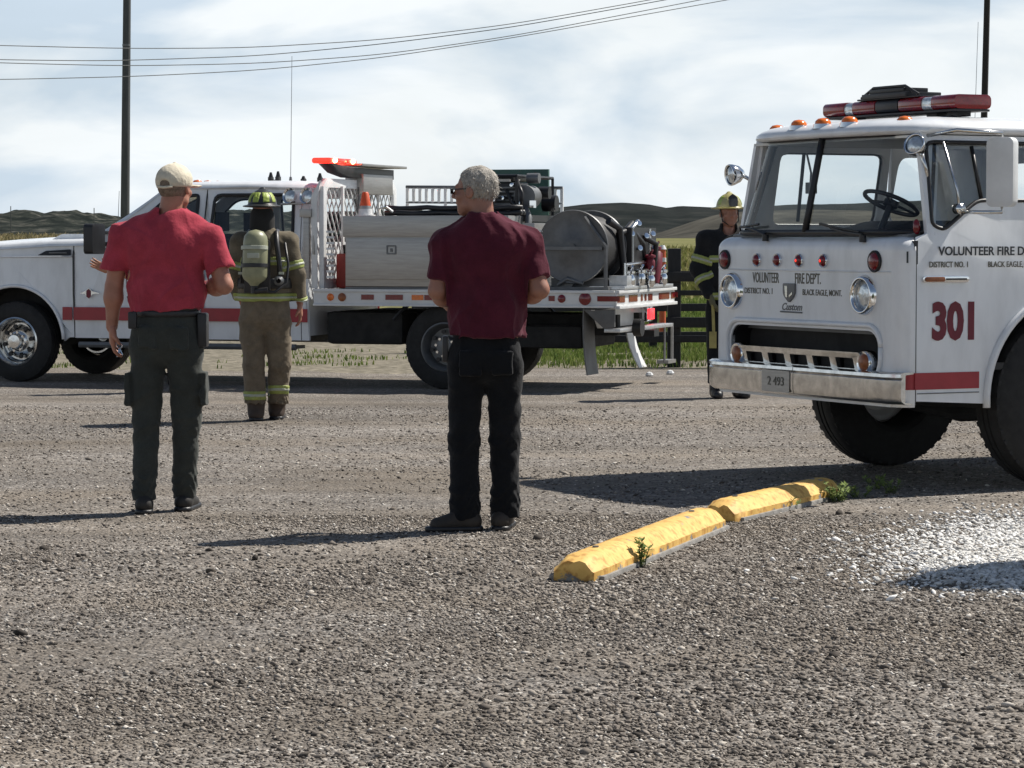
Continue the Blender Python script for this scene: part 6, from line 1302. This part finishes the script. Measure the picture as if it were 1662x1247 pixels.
def helmet(T, hc, HM, shell, stick, facing, shieldm):
    q = lambda x, y, z: hc+np.array(HM @ Vector((x, y, z)))
    v = Vol(hc-V3(.24, .26, .1), hc+V3(.24, .26, .22), .007)
    v.ell(q(0, -.005, .045), (.115, .140, .125), .01, HM); v.plane(q(0, 0, .035), (0, 0, -1))
    v.ell(q(0, -.045, .035), (.155, .205, .014), .012, HM)
    for k in (-1, 0, 1): v.cap(q(k*.045, -.11, .10), q(k*.012, 0, .172), .010, .010, .012); v.cap(q(k*.045, .11, .10), q(k*.012, 0, .172), .010, .010, .012)
    v.cap(q(-.10, 0, .08), q(0, 0, .17), .009, .009, .012); v.cap(q(.10, 0, .08), q(0, 0, .17), .009, .009, .012)
    h = v.mesh('helmet', shell, T)
    for a in stick:
        vv = v.copy(); X, Y, Z = vv.grid(); ca, sa = math.sin(a), math.cos(a); d_ = HM @ Vector((ca, sa, 0)); c_ = q(0, 0, 0)
        th_ = (X-c_[0])*d_[0]+(Y-c_[1])*d_[1]; pr = np.abs(-(X-c_[0])*d_[1]+(Y-c_[1])*d_[0])
        vv.F = np.maximum(np.maximum(vv.F-.004, -(v.F+.006)), np.maximum(np.maximum(pr-.028, .02-th_), np.maximum(.062-(Z-c_[2]), (Z-c_[2])-.145))); vv.mesh('reflective_patch', M['lime'], h)
    if facing:
        MB().panel(roundpoly([(-.04, .05), (-.045, .13), (0, .165), (.045, .13), (.04, .05)], .012), [], lambda a, b_, w: tuple(q(a, .135+w-(b_-.05)*.25, b_)), .006).build('front_badge', M['black'], h)
        MB().loft([[tuple(q(.17*math.sin(a), .005+.17*math.cos(a), z)) for a in np.linspace(-1.25, 1.25, 14)] for z in (.045, .085, .12)], False).build('face_shield', M['glass'], h, smooth=180)
    return h
M['lime'] = material('lime_reflective_tape', (.32, .40, .07), .5, var=.1); M['limecoat'] = material('yellow_green_trim', (.27, .31, .08), .6, var=.15, vscale=20); M['silver'] = material('silver_trim', (.36, .38, .31), .45, var=.1)
def trim(T, vol, p, n, half, rad):
    vol.band(p, n, half, rad, .006).mesh('reflective_band', M['limecoat'], T); vol.band(p, n, half*.34, rad, .010).mesh('silver_stripe', M['silver'], T)
def firefighter_tank():
    T = thing('person', 'firefighter in tan turnout gear with a yellow-green air tank on the back, walking away', 'person', (at(430, 22.1, 0).x, 22.1, 0))
    hc = V3(-.018, .02, 1.66); HM = rotz(R(0)); shL, shR = V3(-.185, 0, 1.42), V3(.185, 0, 1.42); elL, wrL = V3(-.255, .0, 1.17), V3(-.20, .10, .97); elR, wrR = V3(.252, .0, 1.17), V3(.275, .05, .935)
    b = Vol((-.40, -.3, -.01), (.42, .36, 1.84), .009); add_head(b, hc, HM, V3(0, 0, 1.46), .06); b.ell((0, 0, 1.28), (.17, .10, .22), .03); b.ell((0, 0, 1.0), (.16, .11, .18), .03); b.cap(shL, shR, .05, .05)
    arm(b, shL, elL, wrL); arm(b, shR, elR, wrR); add_hand(b, wrR, (.05, .1, -1), (-1, 0, 0), -1, .4, 1.1); add_hand(b, wrL, (.3, .4, -.8), (1, 0, 0), 1, .4, 1.1)
    b.cap((-.09, 0, .86), (-.085, 0, .45), .07, .05); b.cap((-.085, 0, .45), (-.075, 0, .07), .05, .035); b.cap((.09, 0, .86), (.09, .04, .46), .07, .05); b.cap((.09, .07, .46), (.083, .17, .12), .035, .028); b.mesh('body', M['skin'], T)
    tan = cloth('tan_turnout_cloth', (.125, .105, .074), .25)
    v = Vol((-.42, -.3, .90), (.44, .3, 1.58), .009); v.ell((0, 0, 1.30), (.225, .16, .24), .04); v.ell((0, 0, 1.08), (.215, .155, .2), .05); v.cap(shL, shR, .088, .088, .05); v.cap((0, 0, 1.12), (0, 0, .90), .205, .215, .04, sy=.72); v.cap((0, 0, 1.45), (0, 0, 1.55), .09, .082, .03)
    for a_, e_, w_ in ((shL, elL, wrL), (shR, elR, wrR)): v.cap(a_, e_, .088, .078, .03); v.cap(e_, w_, .078, .064, .02)
    v.plane((0, 0, .955), (0, 0, -1)); v.wrinkle(.009, (18, 14, 14), 31); v.mesh('turnout_coat', tan, T)
    trim(T, v, (0, 0, .985), (0, 0, 1), .034, .26); trim(T, v, (0, 0, 1.275), (0, 0, 1), .033, .205)
    for s, e_, sh_ in ((-1, elL, shL), (1, elR, shR)): m = sh_*.28+e_*.72; trim(T, v, m, (s*.25, 0, -1), .034, .14)
    trim(T, v, wrR+(elR-wrR)*.12, elR-wrR, .026, .12)
    tp = cloth('tan_turnout_trousers', (.15, .122, .088), .25)
    v = Vol((-.3, -.26, .08), (.32, .3, 1.02), .009); v.ell((0, 0, .88), (.205, .15, .18), .04); v.cap((0, 0, .9), (0, 0, 1.0), .19, .19, .03, sy=.78); v.cap((-.1, 0, .80), (-.092, 0, .45), .115, .095, .03); v.cap((-.092, 0, .45), (-.080, 0, .12), .094, .088, .02); v.cap((.1, 0, .80), (.11, .04, .46), .115, .098, .03); v.cap((.11, .04, .46), (.092, .11, .17), .096, .086, .02)
    v.plane((0, 0, .135), (.0, 0, -1)); v.wrinkle(.012, (14, 14, 18), 41, .012, .42); v.mesh('turnout_trousers', tp, T); trim(T, v, (-.082, 0, .205), (0, 0, 1), .036, .125); trim(T, v, (.094, .09, .24), (0, .1, 1), .036, .13)
    bm_ = material('brown_fire_boot', (.05, .032, .022), .7, var=.3)
    for heel, toe in (((-.075, -.02, 0), (-.085, .2, 0)), ((.075, .16, 0), (.08, .37, 0))):
        v = Vol((-.2, -.14, -.02), (.25, .5, .26), .009); shoe(v, heel, toe, .056, .10); v.cap(np.array(heel)+V3(0, .03, .08), np.array(heel)+V3(.008*(heel[0] > 0), .03-.04*(heel[0] > 0), .22), .068, .078, .02); v.plane((0, 0, .004), (0, 0, -1)); o = v.mesh('boot', bm_, T); v = Vol((-.2, -.14, -.02), (.25, .5, .1), .009); sole(v, heel, toe, .06); v.mesh('sole', M['black'], o)
    helmet(T, hc+V3(0, 0, .015), HM, material('black_helmet', (.02, .02, .02), .4, var=.2), [PI+a for a in (-.95, -.32, .32, .95)], False, None)
    v = Vol(hc-V3(.16, .18, .26), hc+V3(.16, .16, .08), .009); v.ell(hc+V3(0, -.02, -.06), (.10, .115, .14), .02); v.cap(hc+V3(0, -.01, -.15), hc+V3(0, 0, -.22), .10, .12, .03); v.ell(hc+V3(0, .13, 0), (.08, .07, .09), .01, None, 's'); v.plane(hc+V3(0, 0, .05), (0, 0, 1)); v.mesh('neck_hood', material('black_hood', (.016, .016, .016), .95, var=.2), T)
    # harness and cylinder
    tk = bpy.data.objects.new('air_pack', None); COL.objects.link(tk); tk.parent = T
    tm = material('yellow_green_tank', (.24, .245, .15), .4, var=.12, vscale=20)
    MB().lathe((-.058, -.27, 1.10), (.03, .05, 1), [(-.02, .03), (0, .045), (.03, .085), (.06, .098), (.32, .098), (.37, .09), (.41, .06), (.425, 0)], 28).build('cylinder', tm, tk, smooth=60)
    mb = MB(); mb.lathe((-.058, -.27, 1.05), (0, 0, 1), [(-.03, 0), (-.03, .028), (.04, .028)], 14); mb.cyl((-.05, -.30, 1.04), (.05, -.30, 1.05), .022); mb.build('valve', M['black'], tk, smooth=50)
    for z in (1.24, 1.38): MB().lathe((-.056, -.265, z), (0, .05, 1), [(-.016, .101), (-.014, .106), (.014, .106), (.016, .101)], 28).build('tank_strap', M['black'] if z < 1.3 else M['silver'], tk, smooth=60)
    MB().box(-.105, -.01, -.378, -.366, 1.30, 1.34).build('tank_label', M['silver'], tk, bevel=.003)
    MB().box(-.15, .06, -.20, -.14, 1.02, 1.44).build('back_frame', M['black'], tk, bevel=.02)
    v = Vol((-.26, -.26, .96), (.26, .24, 1.24), .009); v.cap((0, 0, 1.09), (0, 0, 1.11), .225, .225, .02, sy=.78); v.plane((0, 0, 1.14), (0, 0, 1)); v.plane((0, 0, 1.055), (0, 0, -1)); v.mesh('waist_belt', M['black'], tk)
    for x in (-.16, .14):
        mb = MB(); mb.tube([(x, -.175, 1.10), (x*.95, -.19, 1.25), (x*.8, -.165, 1.40), (x*.72, -.085, 1.50), (x*.72, .04, 1.51)], .022, 6); mb.build('shoulder_strap', M['black'], tk, smooth=180)
    mb = MB(); mb.lathe((.13, -.20, 1.12), (0, -1, 0), [(0, .04), (.03, .04), (.05, .02)], 12); mb.lathe((-.19, -.17, 1.12), (0, -1, 0), [(0, .03), (.03, .03)], 12); mb.build('gauge', M['steel'], tk); mb = MB(); mb.tube([(-.02, -.3, 1.04), (.1, -.26, 1.03), (.19, -.2, 1.1), (.2, -.15, 1.25), (.17, -.12, 1.42)], .012, 6); mb.build('air_hose', M['black'], tk, smooth=180)
    for x in (-.17, .15): MB().box(x-.02, x+.02, -.222, -.205, 1.17, 1.19).build('buckle', M['silver'], tk)
def firefighter_black():
    T = thing('person', 'firefighter in yellow helmet and black coat standing beside the old fire engine', 'person', (at(1182, 25.3, 0).x, 25.3, 0), R(180+8))
    # local frame here faces the camera: x is the figure's right-hand... mirrored side in the picture
    hc = V3(.0, .02, 1.68); HM = rotz(R(4)); shL, shR = V3(-.19, 0, 1.44), V3(.205, 0, 1.44); elL, wrL = V3(-.27, .0, 1.18), V3(-.25, .08, .97); elR, wrR = V3(.285, .0, 1.18), V3(.20, .10, .96)
    b = Vol((-.42, -.3, -.01), (.44, .4, 1.86), .009); add_head(b, hc, HM, V3(0, 0, 1.48), .06); b.ell((0, 0, 1.28), (.17, .10, .22), .03); b.ell((0, 0, 1.0), (.16, .11, .18), .03); b.cap(shL, shR, .05, .05)
    arm(b, shL, elL, wrL); arm(b, shR, elR, wrR); b.cap((-.09, 0, .88), (-.1, 0, .1), .07, .035); b.cap((.09, 0, .88), (.10, 0, .1), .07, .035); b.mesh('body', M['skin2'], T)
    v = Vol((-.42, -.3, .80), (.46, .36, 1.60), .009); v.ell((0, 0, 1.31), (.245, .17, .24), .04); v.ell((0, 0, 1.08), (.235, .165, .2), .05); v.cap(shL, shR, .098, .098, .05); v.cap((0, 0, 1.12), (0, 0, .80), .205, .215, .04, sy=.72); v.cap((0, 0, 1.46), (0, 0, 1.56), .09, .085, .03)
    for a_, e_, w_ in ((shL, elL, wrL), (shR, elR, wrR)): v.cap(a_, e_, .088, .078, .03); v.cap(e_, w_, .078, .066, .02)
    v.cap((.0, .06, 1.60), (.0, .04, 1.5), .06, .06, .01, op='s'); v.plane((0, 0, .86), (0, 0, -1)); v.wrinkle(.008, (18, 14, 14), 51)
    v.mesh('turnout_coat', cloth('black_turnout_cloth', (.014, .015, .017), .25), T); trim(T, v, (0, 0, 1.27), (0, 0, 1), .034, .22); trim(T, v, (0, 0, .93), (0, 0, 1), .034, .24)
    m = shR*.32+elR*.68; trim(T, v, m, elR-shR, .036, .14); trim(T, v, elR*.55+wrR*.45, wrR-elR, .034, .12)
    v = Vol((-.3, -.26, .08), (.32, .3, 1.0), .009); v.ell((0, 0, .86), (.20, .15, .18), .04); v.cap((-.1, 0, .80), (-.105, 0, .12), .115, .088, .03); v.cap((.1, 0, .80), (.105, 0, .12), .115, .088, .03); v.plane((0, 0, .13), (0, 0, -1)); v.wrinkle(.009, (14, 14, 18), 43); v.mesh('turnout_trousers', cloth('black_turnout_trousers', (.012, .013, .014)), T)
    for s in (-1, 1):
        v = Vol((-.25, -.14, -.02), (.25, .3, .26), .009); heel, toe = (s*.105, -.03, 0), (s*.13, .19, 0); shoe(v, heel, toe, .056, .10); v.cap(V3(*heel)+V3(0, .02, .08), V3(*heel)+V3(0, .02, .2), .062, .068, .02); v.plane((0, 0, .004), (0, 0, -1)); v.mesh('boot', M['black'], T)
    gm_ = material('olive_work_glove', (.10, .095, .055), .9, var=.2)
    for wr, d, t in ((wrR, (-.25, .35, -.9), -1), (wrL, (.1, .3, -.9), 1)):
        v = Vol(wr-V3(.2, .15, .25), wr+V3(.2, .25, .1), .006); add_hand(v, wr, d, (-1 if t < 0 else 1, 0, 0), t, .5, 1.2); v.cap(wr, wr-np.array(Vector(d).normalized())*.03, .035, .04); v.mesh('glove', gm_, T)
    q = lambda x, y, z: hc+np.array(HM @ Vector((x, y, z)))
    helmet(T, hc+V3(0, 0, .015), HM, material('yellow_helmet', (.36, .32, .12), .4, var=.2), [1.2, -1.2], True, None)
    mb = MB(); mb.box(-.19, -.15, .12, .165, 1.40, 1.50); mb.tube([(-.17, .16, 1.42), (-.2, .2, 1.3), (-.15, .18, 1.2)], .008, 6); mb.build('radio_microphone', M['redlens'], T, bevel=.006)
    mb = MB(); mb.tube([tuple(q(-.085, .0, .04)), tuple(q(-.075, .05, -.07)), tuple(q(0, .075, -.12)), tuple(q(.075, .05, -.07)), tuple(q(.085, 0, .04))], .006, 5); mb.build('chin_strap', M['black'], T)
    # orange-handled tool hanging from the glove
    k = T.location; rt = bpy.data.objects.new('hand_tool', None)
    o = MB(); o.tube([(0, 0, 0), (.01, 0, -.30)], .014, 8); o.box(-.03, .035, -.01, .01, -.44, -.29)
    o = o.build('hand_tool', material('worn_yellow_tool', (.35, .30, .10), .6, var=.25), None); mw = Matrix.Translation(k) @ Matrix.Rotation(R(188), 4, 'Z'); o.location = mw @ Vector((.175, .14, .90)); bpy.data.objects.remove(rt)
    tag(o, 'short yellow tool dangling from the glove of the firefighter in black', 'tool')
def hidden_person():
    T = thing('person', 'person mostly hidden behind the man in red, hand raised at the pickup door', 'person', (at(268, 26.2, 0).x, 26.2, 0), 0)
    hc = V3(0, .0, 1.50); b = Vol((-.76, -.3, -.01), (.40, .3, 1.68), .009); HM = rotz(R(120)); add_head(b, hc, HM, V3(0, 0, 1.32), .056); b.ell((0, 0, 1.15), (.15, .10, .2), .03); b.ell((0, 0, .9), (.15, .11, .16), .03)
    b.cap((-.16, 0, 1.28), (-.32, -.02, 1.10), .045, .04); b.cap((-.32, -.02, 1.10), (-.53, -.06, 1.16), .042, .030); add_hand(b, (-.53, -.06, 1.16), (-.85, -.1, .38), (.1, -1, .4), 1, .15, 1.05, .9)
    b.cap((.16, 0, 1.28), (.20, 0, 1.02), .045, .04); b.cap((.20, 0, 1.02), (.15, -.14, .88), .04, .028)
    for s in (-1, 1): b.cap((s*.08, 0, .78), (s*.09, 0, .08), .07, .035)
    b.mesh('body', material('sunburnt_skin', (.36, .15, .08), .5, var=.15), T)
    v = Vol((-.4, -.26, .72), (.34, .26, 1.42), .010); v.ell((0, 0, 1.15), (.18, .13, .2), .04); v.cap((0, 0, 1.05), (0, 0, .78), .165, .175, .04, sy=.75); v.cap((-.15, 0, 1.27), (-.25, -.01, 1.18), .07, .065); v.cap((.15, 0, 1.27), (.19, 0, 1.14), .07, .065); v.wrinkle(.007, (20, 16, 14), 4); v.mesh('shirt', cloth('navy_cotton', (.02, .025, .045)), T)
    v = Vol((-.26, -.2, .05), (.26, .2, .90), .010); v.ell((0, 0, .80), (.17, .13, .13), .04); v.cap((-.085, 0, .72), (-.09, 0, .1), .095, .07); v.cap((.085, 0, .72), (.09, 0, .1), .095, .07); v.mesh('trousers', cloth('black_trousers', (.012, .012, .014)), T)
    for s in (-1, 1): v = Vol((-.2, -.14, -.02), (.2, .3, .18), .009); shoe(v, (s*.09, -.03, 0), (s*.10, .18, 0)); v.plane((0, 0, .004), (0, 0, -1)); v.mesh('shoe', M['black'], T)
    v = Vol(hc-V3(.14, .14, .14), hc+V3(.14, .14, .16), .007); v.ell(hc+V3(0, 0, .035), (.088, .09, .095), .01); v.plane(hc+V3(0, 0, .0), (0, 0, -1)); v.mesh('hair', material('dark_hair', (.03, .022, .018), .8, var=.3), T)
man_red(); man_maroon(); firefighter_tank(); firefighter_black(); hidden_person()
